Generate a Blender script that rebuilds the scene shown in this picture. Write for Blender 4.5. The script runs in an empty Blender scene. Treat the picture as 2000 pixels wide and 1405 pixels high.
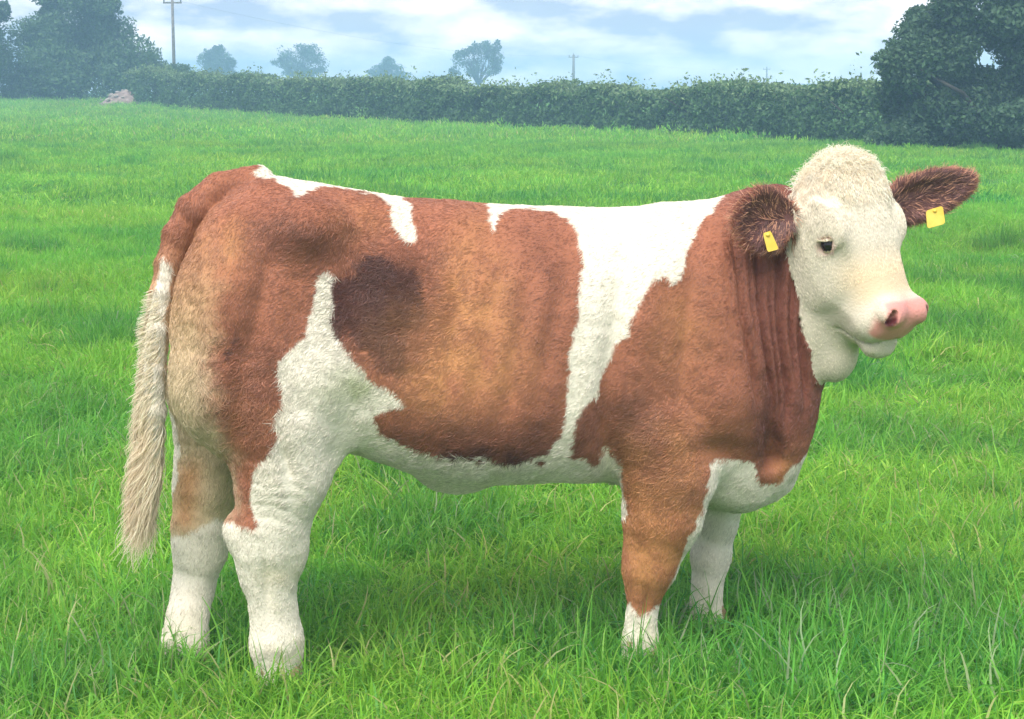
import bpy, math, random
import numpy as np
from mathutils import Vector, Matrix

rng = np.random.default_rng(7)
random.seed(7)
scene = bpy.context.scene
COL = scene.collection

# ------------------------------------------------------------------ camera
F_PX = 3600.0                       # focal length for a 2000 px wide frame
CAM_H, CAM_D = 1.41, 4.5            # eye height, distance to the heifer
PITCH = math.atan(530.5 / F_PX)
cam_data = bpy.data.cameras.new('camera')
cam_data.sensor_width = 36.0
cam_data.lens = 36.0 * F_PX / 2000.0
cam_data.clip_start = 0.1
cam_data.clip_end = 5000
cam = bpy.data.objects.new('camera', cam_data)
COL.objects.link(cam)
cam.location = (0, -CAM_D, CAM_H)
cam.rotation_euler = (math.radians(90) - PITCH, 0, 0)
cam_data.dof.use_dof = False
cam_data.dof.focus_distance = 4.45
cam_data.dof.aperture_fstop = 11.0
scene.camera = cam

# ------------------------------------------------------------------ sky, sun, exposure
SUN_EL, SUN_AZ = 55.0, 200.0        # azimuth clockwise from +Y: behind the camera, to the left
world = bpy.data.worlds.new('World')
scene.world = world
world.use_nodes = True
wn, wl = world.node_tree.nodes, world.node_tree.links
wn.clear()
w_out = wn.new('ShaderNodeOutputWorld')
w_bg = wn.new('ShaderNodeBackground')
w_sky = wn.new('ShaderNodeTexSky')
w_sky.sky_type = 'NISHITA'
w_sky.sun_disc = False
w_sky.sun_elevation = math.radians(SUN_EL)
w_sky.sun_rotation = math.radians(SUN_AZ)
w_sky.air_density = 1.0
w_sky.dust_density = 1.5
w_tc = wn.new('ShaderNodeTexCoord')
w_map = wn.new('ShaderNodeMapping')
w_map.inputs['Scale'].default_value = (11.0, 11.0, 30.0)
w_map.inputs['Location'].default_value = (11.4, 5.0, 0.2)
w_n1 = wn.new('ShaderNodeTexNoise')
w_n1.inputs['Scale'].default_value = 1.0
w_n1.inputs['Detail'].default_value = 7.0
w_n1.inputs['Roughness'].default_value = 0.52
w_n1.inputs['Distortion'].default_value = 0.35
w_r1 = wn.new('ShaderNodeValToRGB')          # grey cloud cover
w_r1.color_ramp.elements[0].position = 0.30
w_r1.color_ramp.elements[0].color = (0.78, 0.78, 0.78, 1)
w_r1.color_ramp.elements[1].position = 0.62
w_r1.color_ramp.elements[1].color = (1, 1, 1, 1)
w_n2 = wn.new('ShaderNodeTexNoise')
w_n2.inputs['Scale'].default_value = 1.25
w_n2.inputs['Detail'].default_value = 6.0
w_n2.inputs['Roughness'].default_value = 0.55
w_r2 = wn.new('ShaderNodeValToRGB')          # cloud brightness
w_r2.color_ramp.elements[0].position = 0.42
w_r2.color_ramp.elements[0].color = (2.4, 2.85, 3.7, 1)
w_r2.color_ramp.elements[1].position = 0.62
w_r2.color_ramp.elements[1].color = (7.2, 6.8, 6.8, 1)
w_mix = wn.new('ShaderNodeMix')
w_mix.data_type = 'RGBA'
wl.new(w_tc.outputs['Generated'], w_map.inputs['Vector'])
wl.new(w_map.outputs['Vector'], w_n1.inputs['Vector'])
wl.new(w_map.outputs['Vector'], w_n2.inputs['Vector'])
wl.new(w_n1.outputs['Fac'], w_r1.inputs['Fac'])
wl.new(w_n2.outputs['Fac'], w_r2.inputs['Fac'])
wl.new(w_r1.outputs['Color'], w_mix.inputs['Factor'])
wl.new(w_sky.outputs['Color'], w_mix.inputs['A'])
wl.new(w_r2.outputs['Color'], w_mix.inputs['B'])
wl.new(w_mix.outputs['Result'], w_bg.inputs['Color'])
w_bg.inputs['Strength'].default_value = 0.10
wl.new(w_bg.outputs['Background'], w_out.inputs['Surface'])

sun_data = bpy.data.lights.new('sun', 'SUN')
sun_data.energy = 2.4
sun_data.angle = math.radians(48)
sun_data.color = (1.0, 0.95, 0.88)
sun = bpy.data.objects.new('sun', sun_data)
COL.objects.link(sun)
_az, _el = math.radians(SUN_AZ), math.radians(SUN_EL)
_to_sun = Vector((math.sin(_az) * math.cos(_el), math.cos(_az) * math.cos(_el), math.sin(_el)))
sun.rotation_euler = _to_sun.to_track_quat('Z', 'Y').to_euler()

scene.view_settings.view_transform = 'Standard'
scene.view_settings.look = 'None'
scene.view_settings.exposure = 1.28
scene.view_settings.gamma = 1.0
scene.view_settings.use_curve_mapping = False
scene.render.engine = 'CYCLES'
cy = scene.cycles
cy.max_bounces = 7
cy.diffuse_bounces = 3
cy.glossy_bounces = 2
cy.transmission_bounces = 4
cy.volume_bounces = 1
cy.transparent_max_bounces = 6
cy.use_denoising = True
cy.use_adaptive_sampling = True
cy.adaptive_threshold = 0.015
cy.caustics_reflective = False
cy.caustics_refractive = False
scene.cycles_curves.shape = 'RIBBONS'
scene.cycles_curves.subdivisions = 1

# ------------------------------------------------------------------ small helpers
def smooth01(a, b, x):
    t = np.clip((np.asarray(x, float) - a) / (b - a), 0, 1)
    return t * t * (3 - 2 * t)

def _hash(ix, iy, iz):
    h = (ix * 374761393 + iy * 668265263 + iz * 2147483647) & 0x7fffffff
    h = ((h ^ (h >> 13)) * 1274126177) & 0x7fffffff
    return ((h ^ (h >> 16)) & 0xffff) / 65535.0

def noise3(p, scale, seed=0):
    """value noise, -1..1, p is (n,3)"""
    q = np.asarray(p, float) * scale + seed * 17.31 + 1000.0
    i = np.floor(q).astype(np.int64)
    f = q - i
    f = f * f * (3 - 2 * f)
    out = 0
    for dx in (0, 1):
        for dy in (0, 1):
            for dz in (0, 1):
                w = (f[:, 0] if dx else 1 - f[:, 0]) * (f[:, 1] if dy else 1 - f[:, 1]) * (f[:, 2] if dz else 1 - f[:, 2])
                out = out + w * _hash(i[:, 0] + dx, i[:, 1] + dy, i[:, 2] + dz)
    return out * 2 - 1

def fbm3(p, scale, octv=3, seed=0):
    s, a, t = 0, 1.0, 0
    for k in range(octv):
        s = s + a * noise3(p, scale * 2 ** k, seed + k)
        t += a
        a *= 0.5
    return s / t

def lin(c):
    """sRGB 0..255 -> linear"""
    c = np.asarray(c, float) / 255.0
    return np.where(c <= 0.04045, c / 12.92, ((c + 0.055) / 1.055) ** 2.4)

def tag(o, label=None, cat=None, group=None, kind=None):
    if label: o['label'] = label
    if cat: o['category'] = cat
    if group: o['group'] = group
    if kind: o['kind'] = kind
    return o

def mesh_obj(name, verts, faces, mat=None, parent=None, smooth=False):
    me = bpy.data.meshes.new(name)
    if isinstance(verts, np.ndarray) and isinstance(faces, np.ndarray):
        n, k = faces.shape
        me.vertices.add(len(verts))
        me.vertices.foreach_set('co', np.ascontiguousarray(verts, np.float32).ravel())
        me.loops.add(n * k)
        me.loops.foreach_set('vertex_index', np.ascontiguousarray(faces, np.int32).ravel())
        me.polygons.add(n)
        me.polygons.foreach_set('loop_start', np.arange(0, n * k, k, dtype=np.int32))
        me.polygons.foreach_set('loop_total', np.full(n, k, np.int32))
        me.update(calc_edges=True)
    else:
        me.from_pydata([tuple(v) for v in verts], [], [tuple(f) for f in faces])
        me.update()
    if smooth:
        me.polygons.foreach_set('use_smooth', np.ones(len(me.polygons), bool))
    if mat: me.materials.append(mat)
    o = bpy.data.objects.new(name, me)
    COL.objects.link(o)
    if parent: o.parent = parent
    return o

def empty(name, loc=(0, 0, 0), rz=0):
    o = bpy.data.objects.new(name, None)
    COL.objects.link(o)
    o.location = loc
    o.rotation_euler = (0, 0, rz)
    o.empty_display_size = 0.2
    return o

def new_mat(name):
    m = bpy.data.materials.new(name)
    m.use_nodes = True
    m.node_tree.nodes.clear()
    return m, m.node_tree.nodes, m.node_tree.links

def attr_mat(name, attr, rough=0.6, spec=0.2, sheen=0.0, transl=0.0, bump=None):
    m, n, l = new_mat(name)
    out = n.new('ShaderNodeOutputMaterial')
    a = n.new('ShaderNodeAttribute')
    a.attribute_name = attr
    b = n.new('ShaderNodeBsdfPrincipled')
    b.inputs['Roughness'].default_value = rough
    b.inputs['Specular IOR Level'].default_value = spec
    b.inputs['Sheen Weight'].default_value = sheen
    l.new(a.outputs['Color'], b.inputs['Base Color'])
    last = b.outputs['BSDF']
    if bump:
        tx = n.new('ShaderNodeTexNoise')
        tx.inputs['Scale'].default_value = bump[0]
        tx.inputs['Detail'].default_value = 4
        bp = n.new('ShaderNodeBump')
        bp.inputs['Strength'].default_value = bump[1]
        bp.inputs['Distance'].default_value = 0.01
        tc = n.new('ShaderNodeTexCoord')
        l.new(tc.outputs['Object'], tx.inputs['Vector'])
        l.new(tx.outputs['Fac'], bp.inputs['Height'])
        l.new(bp.outputs['Normal'], b.inputs['Normal'])
    if transl > 0:
        t = n.new('ShaderNodeBsdfTranslucent')
        l.new(a.outputs['Color'], t.inputs['Color'])
        mx = n.new('ShaderNodeMixShader')
        mx.inputs[0].default_value = transl
        l.new(last, mx.inputs[1])
        l.new(t.outputs['BSDF'], mx.inputs[2])
        last = mx.outputs['Shader']
    l.new(last, out.inputs['Surface'])
    return m

def noise_mat(name, c1, c2, scale, rough=0.8, spec=0.2, bump=0.0, detail=5):
    m, n, l = new_mat(name)
    out = n.new('ShaderNodeOutputMaterial')
    b = n.new('ShaderNodeBsdfPrincipled')
    b.inputs['Roughness'].default_value = rough
    b.inputs['Specular IOR Level'].default_value = spec
    tc = n.new('ShaderNodeTexCoord')
    tx = n.new('ShaderNodeTexNoise')
    tx.inputs['Scale'].default_value = scale
    tx.inputs['Detail'].default_value = detail
    rp = n.new('ShaderNodeValToRGB')
    rp.color_ramp.elements[0].position = 0.35
    rp.color_ramp.elements[1].position = 0.65
    rp.color_ramp.elements[0].color = (*c1, 1)
    rp.color_ramp.elements[1].color = (*c2, 1)
    l.new(tc.outputs['Object'], tx.inputs['Vector'])
    l.new(tx.outputs['Fac'], rp.inputs['Fac'])
    l.new(rp.outputs['Color'], b.inputs['Base Color'])
    if bump:
        bp = n.new('ShaderNodeBump')
        bp.inputs['Strength'].default_value = bump
        bp.inputs['Distance'].default_value = 0.02
        l.new(tx.outputs['Fac'], bp.inputs['Height'])
        l.new(bp.outputs['Normal'], b.inputs['Normal'])
    l.new(b.outputs['BSDF'], out.inputs['Surface'])
    return m

def set_color(me, name, cols, domain='POINT'):
    a = me.attributes.new(name, 'FLOAT_COLOR', domain)
    c = np.ones((len(cols), 4), np.float32)
    c[:, :3] = cols
    a.data.foreach_set('color', c.ravel())

# survey: the bearing (u, v) on the 2000 x 1405 picture met at a known distance gives a point of the place
_CF = np.array([0, math.cos(PITCH), -math.sin(PITCH)])
_CU = np.array([0, math.sin(PITCH), math.cos(PITCH)])
_CP = np.array([0, -CAM_D, CAM_H])
def at_depth(u, v, y):
    d = _CF * F_PX + np.array([1.0, 0, 0]) * (u - 1000) - _CU * (v - 702.5)
    t = (y - _CP[1]) / d[1]
    return _CP + d * t

# ------------------------------------------------------------------ the field
_GD = np.array([-50, 0, 57, 72, 82.6, 90, 99, 130, 200, 2000.0])
_GZ = np.array([0, 0, .08, .15, .40, .62, .76, .70, .3, -.5])
def ground(x, y):
    """height of the field: nearly level, rising gently towards the far end, with small humps underfoot"""
    x = np.asarray(x, float); y = np.asarray(y, float)
    p = np.stack([x, y, 0 * x], -1).reshape(-1, 3)
    dist = y + CAM_D
    z = np.interp(dist, _GD, _GZ)
    near = np.exp(-(x / 1.6) ** 2 - (y / 1.2) ** 2)
    hump = (.09 * fbm3(p, .5, 2, 71) + .055 * fbm3(p, 1.7, 2, 72)).reshape(x.shape)
    return z + hump * (1 - .85 * near) * smooth01(-4.4, -2.5, y) * (1 - .3 * smooth01(40, 80, y))

m_field, _fn, _fl = new_mat('field_turf')
_o = _fn.new('ShaderNodeOutputMaterial'); _b = _fn.new('ShaderNodeBsdfPrincipled')
_b.inputs['Roughness'].default_value = .9; _b.inputs['Specular IOR Level'].default_value = .1
_t = _fn.new('ShaderNodeTexCoord'); _x = _fn.new('ShaderNodeTexNoise'); _x.inputs['Scale'].default_value = 1.3; _x.inputs['Detail'].default_value = 8
_r = _fn.new('ShaderNodeValToRGB')
_r.color_ramp.elements[0].position = .35; _r.color_ramp.elements[0].color = (.045, .12, .018, 1)
_r.color_ramp.elements[1].position = .68; _r.color_ramp.elements[1].color = (.11, .26, .035, 1)
_fl.new(_t.outputs['Object'], _x.inputs['Vector']); _fl.new(_x.outputs['Fac'], _r.inputs['Fac'])
_fl.new(_r.outputs['Color'], _b.inputs['Base Color'])
_x2 = _fn.new('ShaderNodeTexNoise'); _x2.inputs['Scale'].default_value = 9; _x2.inputs['Detail'].default_value = 6
_bp = _fn.new('ShaderNodeBump'); _bp.inputs['Strength'].default_value = .9; _bp.inputs['Distance'].default_value = .08
_fl.new(_t.outputs['Object'], _x2.inputs['Vector']); _fl.new(_x2.outputs['Fac'], _bp.inputs['Height']); _fl.new(_bp.outputs['Normal'], _b.inputs['Normal'])
_fl.new(_b.outputs['BSDF'], _o.inputs['Surface'])

def field_sheet():
    ys = np.concatenate([np.arange(-9, -4.5, .5), np.arange(-4.5, 8, .12), np.arange(8, 24, .22), np.arange(24, 60, .45), np.arange(60, 130, 1.2), np.geomspace(130, 460, 20)])
    k = 180
    t = np.linspace(-1, 1, k)
    half = 4.9 + np.maximum(ys + 9, 0) * .68
    X = half[:, None] * (np.sign(t) * np.abs(t) ** 1.15)[None, :]
    Y = np.repeat(ys[:, None], k, 1)
    Z = ground(X, Y)
    Vv = np.stack([X, Y, Z], -1).reshape(-1, 3)
    i = np.arange(len(ys) - 1)[:, None] * k + np.arange(k - 1)[None, :]
    Qq = np.stack([i, i + 1, i + 1 + k, i + k], -1).reshape(-1, 4)
    o = mesh_obj('field', Vv, Qq, m_field, None, True)
    o['kind'] = 'structure'
field_sheet()

# ------------------------------------------------------------------ grass
m_grass, _gn, _gl = new_mat('grass_blade')
_o = _gn.new('ShaderNodeOutputMaterial')
_a = _gn.new('ShaderNodeAttribute'); _a.attribute_name = 'tint'
_ai = _gn.new('ShaderNodeAttribute'); _ai.attribute_name = 'patch'; _ai.attribute_type = 'INSTANCER'
_mx = _gn.new('ShaderNodeMix'); _mx.data_type = 'RGBA'; _mx.blend_type = 'MULTIPLY'; _mx.inputs['Factor'].default_value = 1.0
_gl.new(_a.outputs['Color'], _mx.inputs['A']); _gl.new(_ai.outputs['Color'], _mx.inputs['B'])
_b = _gn.new('ShaderNodeBsdfPrincipled'); _b.inputs['Roughness'].default_value = .5; _b.inputs['Specular IOR Level'].default_value = .25
_tr = _gn.new('ShaderNodeBsdfTranslucent')
_ms = _gn.new('ShaderNodeMixShader'); _ms.inputs[0].default_value = .5
_gl.new(_mx.outputs['Result'], _b.inputs['Base Color']); _gl.new(_mx.outputs['Result'], _tr.inputs['Color'])
_gl.new(_b.outputs['BSDF'], _ms.inputs[1]); _gl.new(_tr.outputs['BSDF'], _ms.inputs[2])
_gl.new(_ms.outputs['Shader'], _o.inputs['Surface'])

def tuft_mesh(name, n, spread, hmin, hmax, wid, lean, seg=3):
    vs, fs, cs = [], [], []
    la = rng.uniform(0, 6.28)
    for _ in range(n):
        r = spread * math.sqrt(rng.random()); t = rng.uniform(0, 6.28)
        x, y = r * math.cos(t), r * math.sin(t)
        h = rng.uniform(hmin, hmax) * (1.35 if rng.random() < .08 else 1)
        a = la + rng.normal(0, 1.1)
        ln = abs(rng.normal(lean, lean * .6))
        dx, dy = math.cos(a), math.sin(a)
        wa = rng.uniform(0, 3.14)
        wx, wy = math.cos(wa), math.sin(wa)
        w = wid * rng.uniform(.6, 1.25)
        g = rng.random()
        if g < .66: c = np.array([.220, .500, .052]) * rng.uniform(.7, 1.15)
        elif g < .88: c = np.array([.36, .60, .085]) * rng.uniform(.8, 1.15)
        elif g < .96: c = np.array([.14, .38, .075]) * rng.uniform(.75, 1.1)
        else: c = np.array([.50, .50, .20]) * rng.uniform(.7, 1.1)
        b = len(vs)
        droop = rng.uniform(.0, .55)
        for k in range(seg + 1):
            s = k / seg
            ph = s * (ln)
            px = x + dx * h * (math.sin(ph) * s * .9); py = y + dy * h * (math.sin(ph) * s * .9)
            pz = h * s * math.cos(ph * .75) - h * droop * ln * .35 * max(s - .6, 0)
            ww = w * (1 - s * .72) if k < seg else 0
            if k < seg:
                vs += [(px - wx * ww, py - wy * ww, pz - .01), (px + wx * ww, py + wy * ww, pz - .01)]
                cs += [c, c]
            else:
                vs.append((px, py, pz - .01)); cs.append(c)
        for k in range(seg - 1):
            q = b + 2 * k
            fs.append((q, q + 1, q + 3)); fs.append((q, q + 3, q + 2))
        q = b + 2 * (seg - 1)
        fs.append((q, q + 1, q + 2))
    me = bpy.data.meshes.new(name)
    me.from_pydata(vs, [], fs)
    me.update()
    set_color(me, 'tint', np.array(cs))
    me.materials.append(m_grass)
    return bpy.data.objects.new(name, me)

def scatter(name, variants, pos, rot, scl, idx, patch, label):
    """one grass object: every tuft an instance of one of the variants"""
    src = bpy.data.collections.new(name + '_source')
    for v in variants: src.objects.link(v)
    me = bpy.data.meshes.new(name)
    me.vertices.add(len(pos))
    me.vertices.foreach_set('co', np.ascontiguousarray(pos, np.float32).ravel())
    for nm, ty, data, key in (('rot', 'FLOAT_VECTOR', rot, 'vector'), ('scl', 'FLOAT_VECTOR', scl, 'vector')):
        a = me.attributes.new(nm, ty, 'POINT'); a.data.foreach_set(key, np.ascontiguousarray(data, np.float32).ravel())
    a = me.attributes.new('idx', 'INT', 'POINT'); a.data.foreach_set('value', np.ascontiguousarray(idx, np.int32))
    set_color(me, 'patch', patch)
    o = bpy.data.objects.new(name, me)
    COL.objects.link(o)
    ng = bpy.data.node_groups.new(name, 'GeometryNodeTree')
    ng.interface.new_socket('Geometry', in_out='INPUT', socket_type='NodeSocketGeometry')
    ng.interface.new_socket('Geometry', in_out='OUTPUT', socket_type='NodeSocketGeometry')
    n, l = ng.nodes, ng.links
    gi, go = n.new('NodeGroupInput'), n.new('NodeGroupOutput')
    ci = n.new('GeometryNodeCollectionInfo'); ci.inputs['Collection'].default_value = src
    ci.inputs['Separate Children'].default_value = True; ci.inputs['Reset Children'].default_value = True
    ip = n.new('GeometryNodeInstanceOnPoints'); ip.inputs['Pick Instance'].default_value = True
    def na(nm, ty):
        q = n.new('GeometryNodeInputNamedAttribute'); q.data_type = ty; q.inputs['Name'].default_value = nm
        return q.outputs['Attribute']
    l.new(gi.outputs[0], ip.inputs['Points']); l.new(ci.outputs[0], ip.inputs['Instance'])
    l.new(na('idx', 'INT'), ip.inputs['Instance Index'])
    l.new(na('rot', 'FLOAT_VECTOR'), ip.inputs['Rotation']); l.new(na('scl', 'FLOAT_VECTOR'), ip.inputs['Scale'])
    l.new(ip.outputs[0], go.inputs[0])
    md = o.modifiers.new('scatter', 'NODES'); md.node_group = ng
    tag(o, label, 'grass', kind='stuff')
    return o

V_NEAR = [tuft_mesh('grass_tuft', 30, .075, .04, .125, .0031, 1.35, 4) for _ in range(8)]
V_NEAR += [tuft_mesh('grass_tuft', 16, .07, .03, .07, .0075, 1.2, 4), tuft_mesh('grass_tuft', 14, .06, .08, .15, .0018, .9, 4)]
V_MID = [tuft_mesh('grass_tuft', 40, .12, .05, .115, .0036, 1.0, 3) for _ in range(5)]
V_FAR = [tuft_mesh('grass_tuft', 46, .24, .045, .10, .0062, .9, 3) for _ in range(5)]
V_END = [tuft_mesh('grass_tuft', 60, .55, .05, .12, .013, .6, 2) for _ in range(5)]

HOOVES = ((-.50, -.24), (-.80, -.07), (.33, -.09), (.47, .20))
def grass_zone(name, variants, y0, y1, dens, label, base=1.0):
    half = lambda y: .47 * (y + CAM_D) + .9
    wmax = half(y1)
    n = int((y1 - y0) * 2 * wmax * dens)
    y = rng.uniform(y0, y1, n); x = rng.uniform(-wmax, wmax, n)
    ok = (np.abs(x) < half(y))
    if y1 > 40:
        xh = np.interp(y, [30, 37, 86, 110], [12, 9, -17, -28])      # nothing to see behind the hedge
        ok &= x < xh
    x, y = x[ok], y[ok]; n = len(x)
    p3 = np.stack([x, y, 0 * x], -1)
    z = ground(x, y)
    lum = fbm3(p3, .45, 3, 81); tall = fbm3(p3, 1.25, 3, 82)
    tus = smooth01(.18, .45, fbm3(p3 * [.7, 1, 1], 1.5, 2, 88))
    dark = fbm3(p3, .9, 2, 83)
    s = base * (1 + .5 * tall + .7 * tus) * rng.uniform(.75, 1.2, n)
    foot = np.zeros(n)
    for fx, fy in HOOVES: foot = np.maximum(foot, np.exp(-((x - fx) / .11) ** 2 - ((y - fy) / .11) ** 2))
    s = s * (1 - .15 * foot) * (1 - .12 * np.exp(-(x / 1.0) ** 2 - ((y - .15) / .6) ** 2))             # trodden round the hooves
    s = s * (1 + .55 * np.exp(-((x + .50) / .16) ** 2 - ((y + .42) / .10) ** 2))
    scl = np.stack([np.ones(n), np.ones(n), s], -1) * rng.uniform(.9, 1.2, (n, 1))
    lean = .62
    rot = np.stack([lean * fbm3(p3, 1.6, 2, 84) + rng.normal(0, .14, n), lean * fbm3(p3, 1.6, 2, 85) + rng.normal(0, .14, n), rng.uniform(0, 6.28, n)], -1)
    pc = np.ones((n, 3)) * (1 + .20 * lum + .06 * rng.standard_normal(n))[:, None]
    dk = smooth01(.12, .45, dark)[:, None]
    pc = pc * (1 - dk * np.array([.34, .20, .06]))
    pc = pc * (1 - tus[:, None] * np.array([.42, .24, .0]))
    pc[:, 0] *= 1 + .28 * fbm3(p3, .8, 2, 86)
    scatter(name, variants, np.stack([x, y, z], -1), rot, scl, rng.integers(0, len(variants), n), pc.clip(.3, 1.6), label)
grass_zone('grass', V_NEAR, -1.25, 3.6, 330, 'long lush green grass round the hooves of the heifer')
grass_zone('grass', V_MID, 3.6, 16, 105, 'uneven green pasture grass just behind the heifer', 1.0)
grass_zone('grass', V_FAR, 16, 40, 30, 'paler green pasture grass halfway to the hedge', 1.05)
grass_zone('grass', V_END, 40, 96, 7.5, 'thin band of pale green pasture at the far end of the field', 1.1)

# ------------------------------------------------------------------ foliage
def leaf_mat(name, transl=.3):
    return attr_mat(name, 'leaf', .55, .2, 0, transl)
m_leaf = leaf_mat('leaf')
m_bark = noise_mat('bark', (.028, .026, .022), (.06, .055, .048), 6, .9, .1, .4)

def leaves(P, size, cols, rnd=.35, out=None):
    """rhombic leaves, two triangles each, turned every way but mostly outwards"""
    n = len(P)
    nrm = rng.standard_normal((n, 3))
    if out is not None: nrm = nrm * .8 + out * .7
    nrm = nrm / np.linalg.norm(nrm, axis=1, keepdims=True)
    t = np.cross(nrm, rng.standard_normal((n, 3))); t /= np.linalg.norm(t, axis=1, keepdims=True)
    b = np.cross(nrm, t)
    s = (size * (1 + rnd * rng.standard_normal(n)).clip(.45, 2))[:, None]
    Vv = np.stack([P - t * s, P - b * s * .48, P + t * s, P + b * s * .48], 1)
    Qq = np.arange(4 * n).reshape(n, 4)
    return Vv.reshape(-1, 3), Qq, np.repeat(cols, 4, 0)

def blob_points(blobs, n, shell=.45, sub=0, rough=.28):
    """points through the outer part of a set of lumpy ellipsoids (centre, radii)"""
    w = np.array([b[1][0] * b[1][2] + b[1][1] * b[1][2] for b in blobs]); w = w / w.sum()
    k = rng.choice(len(blobs), n, p=w)
    c = np.array([b[0] for b in blobs])[k]; r = np.array([b[1] for b in blobs])[k]
    d = rng.standard_normal((n, 3)); d /= np.linalg.norm(d, axis=1, keepdims=True)
    rad = 1 - shell * rng.random(n) ** 1.5
    q = c + d * r
    rad = rad * (1 + rough * fbm3(q, 1.1, 3, 91) + .5 * rough * fbm3(q, 4, 2, 92))
    return c + d * r * rad[:, None], d

def clumpy(P, d, keep, scale, seed):
    """leave gaps: drop leaves where a noise field is low"""
    f = fbm3(P, scale, 2, seed) + .25 * rng.standard_normal(len(P))
    thr = np.quantile(f, 1 - keep)
    m = f > thr
    return P[m], d[m]

def tube(path, rads, nseg=8):
    vs, fs = [], []
    path = [Vector(p) for p in path]
    for i, p in enumerate(path):
        t = (path[min(i + 1, len(path) - 1)] - path[max(i - 1, 0)]).normalized()
        a = t.orthogonal().normalized(); b = t.cross(a)
        if i and a.dot(pa) < 0: a, b = -a, -b
        pa = a
        for j in range(nseg):
            th = 2 * math.pi * j / nseg
            vs.append(p + (a * math.cos(th) + b * math.sin(th)) * rads[i])
    for i in range(len(path) - 1):
        for j in range(nseg):
            k = (j + 1) % nseg
            fs.append((i * nseg + j, i * nseg + k, (i + 1) * nseg + k, (i + 1) * nseg + j))
    fs.append(tuple(range(nseg))[::-1]); fs.append(tuple(range((len(path) - 1) * nseg, len(path) * nseg)))
    return vs, fs

def lumps(blobs, k, r):
    """break each big lobe of a crown into smaller clumps, so that gaps stay between them"""
    out = []
    for c, q in blobs:
        c, q = np.array(c, float), np.array(q, float)
        for _ in range(k):
            d = rng.standard_normal(3); d /= np.linalg.norm(d)
            out.append((c + d * q * rng.uniform(.45, .85), q * r * rng.uniform(.7, 1.25)))
    return out + [(np.array(c, float), np.array(q, float) * .8) for c, q in blobs]

def make_tree(name, base, blobs, n, size, pal, label, cat='tree', group=None, trunk_r=.15, limbs=8, keep=.75, scale=1.6, shell=.5, rough=.28, seed=1):
    root = empty(name, base)
    tag(root, label, cat, group)
    P, d = blob_points(blobs, n, shell, 0, rough)
    P, d = clumpy(P, d, keep, scale, seed)
    c0, c1, c2 = (np.array(c) for c in pal)
    f = (fbm3(P, .9, 2, seed + 3) * .5 + .5)[:, None]; g = rng.random((len(P), 1))
    col = (c0 * (1 - f) + c1 * f) * (1 - .25 * g) + c2 * .25 * g
    col = col * (1 + .18 * rng.standard_normal((len(P), 1))).clip(.5, 1.5)
    Vv, Qq, Cc = leaves(P, size, col, out=d)
    o = mesh_obj('crown', Vv, Qq, m_leaf, root)
    set_color(o.data, 'leaf', Cc)
    cs = np.array([b[0] for b in blobs]); rs = np.array([b[1] for b in blobs])
    top = cs[:, 2].max()
    vs, fs = [], []
    mid = np.array([cs[:, 0].mean() * .5, cs[:, 1].mean() * .5, max(cs[:, 2].min() * .55, .5)])
    v, q = tube([(0, 0, -.3), (.03, 0, mid[2] * .5), tuple(mid)], [trunk_r * 1.25, trunk_r, trunk_r * .8])
    vs += v; fs += q
    for k in range(limbs):
        c = cs[k % len(cs)]; r = rs[k % len(cs)]
        e = c + (rng.random(3) - .5) * r * 1.2
        m = (mid + e) / 2 + (rng.random(3) - .5) * .25 * np.linalg.norm(e - mid)
        v, q = tube([tuple(mid * [1, 1, .9]), tuple(m), tuple(e)], [trunk_r * .6, trunk_r * .35, trunk_r * .08], 6)
        b = len(vs); vs += v; fs += [tuple(i + b for i in w) for w in q]
    mesh_obj('trunk', vs, fs, m_bark, root, True)
    return root

PAL_HEDGE = ((.036, .085, .032), (.082, .165, .056), (.16, .24, .105))
PAL_DARK = ((.034, .074, .040), (.068, .13, .060), (.10, .165, .085))
PAL_BUSH = ((.045, .10, .042), (.09, .165, .065), (.13, .20, .09))

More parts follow.
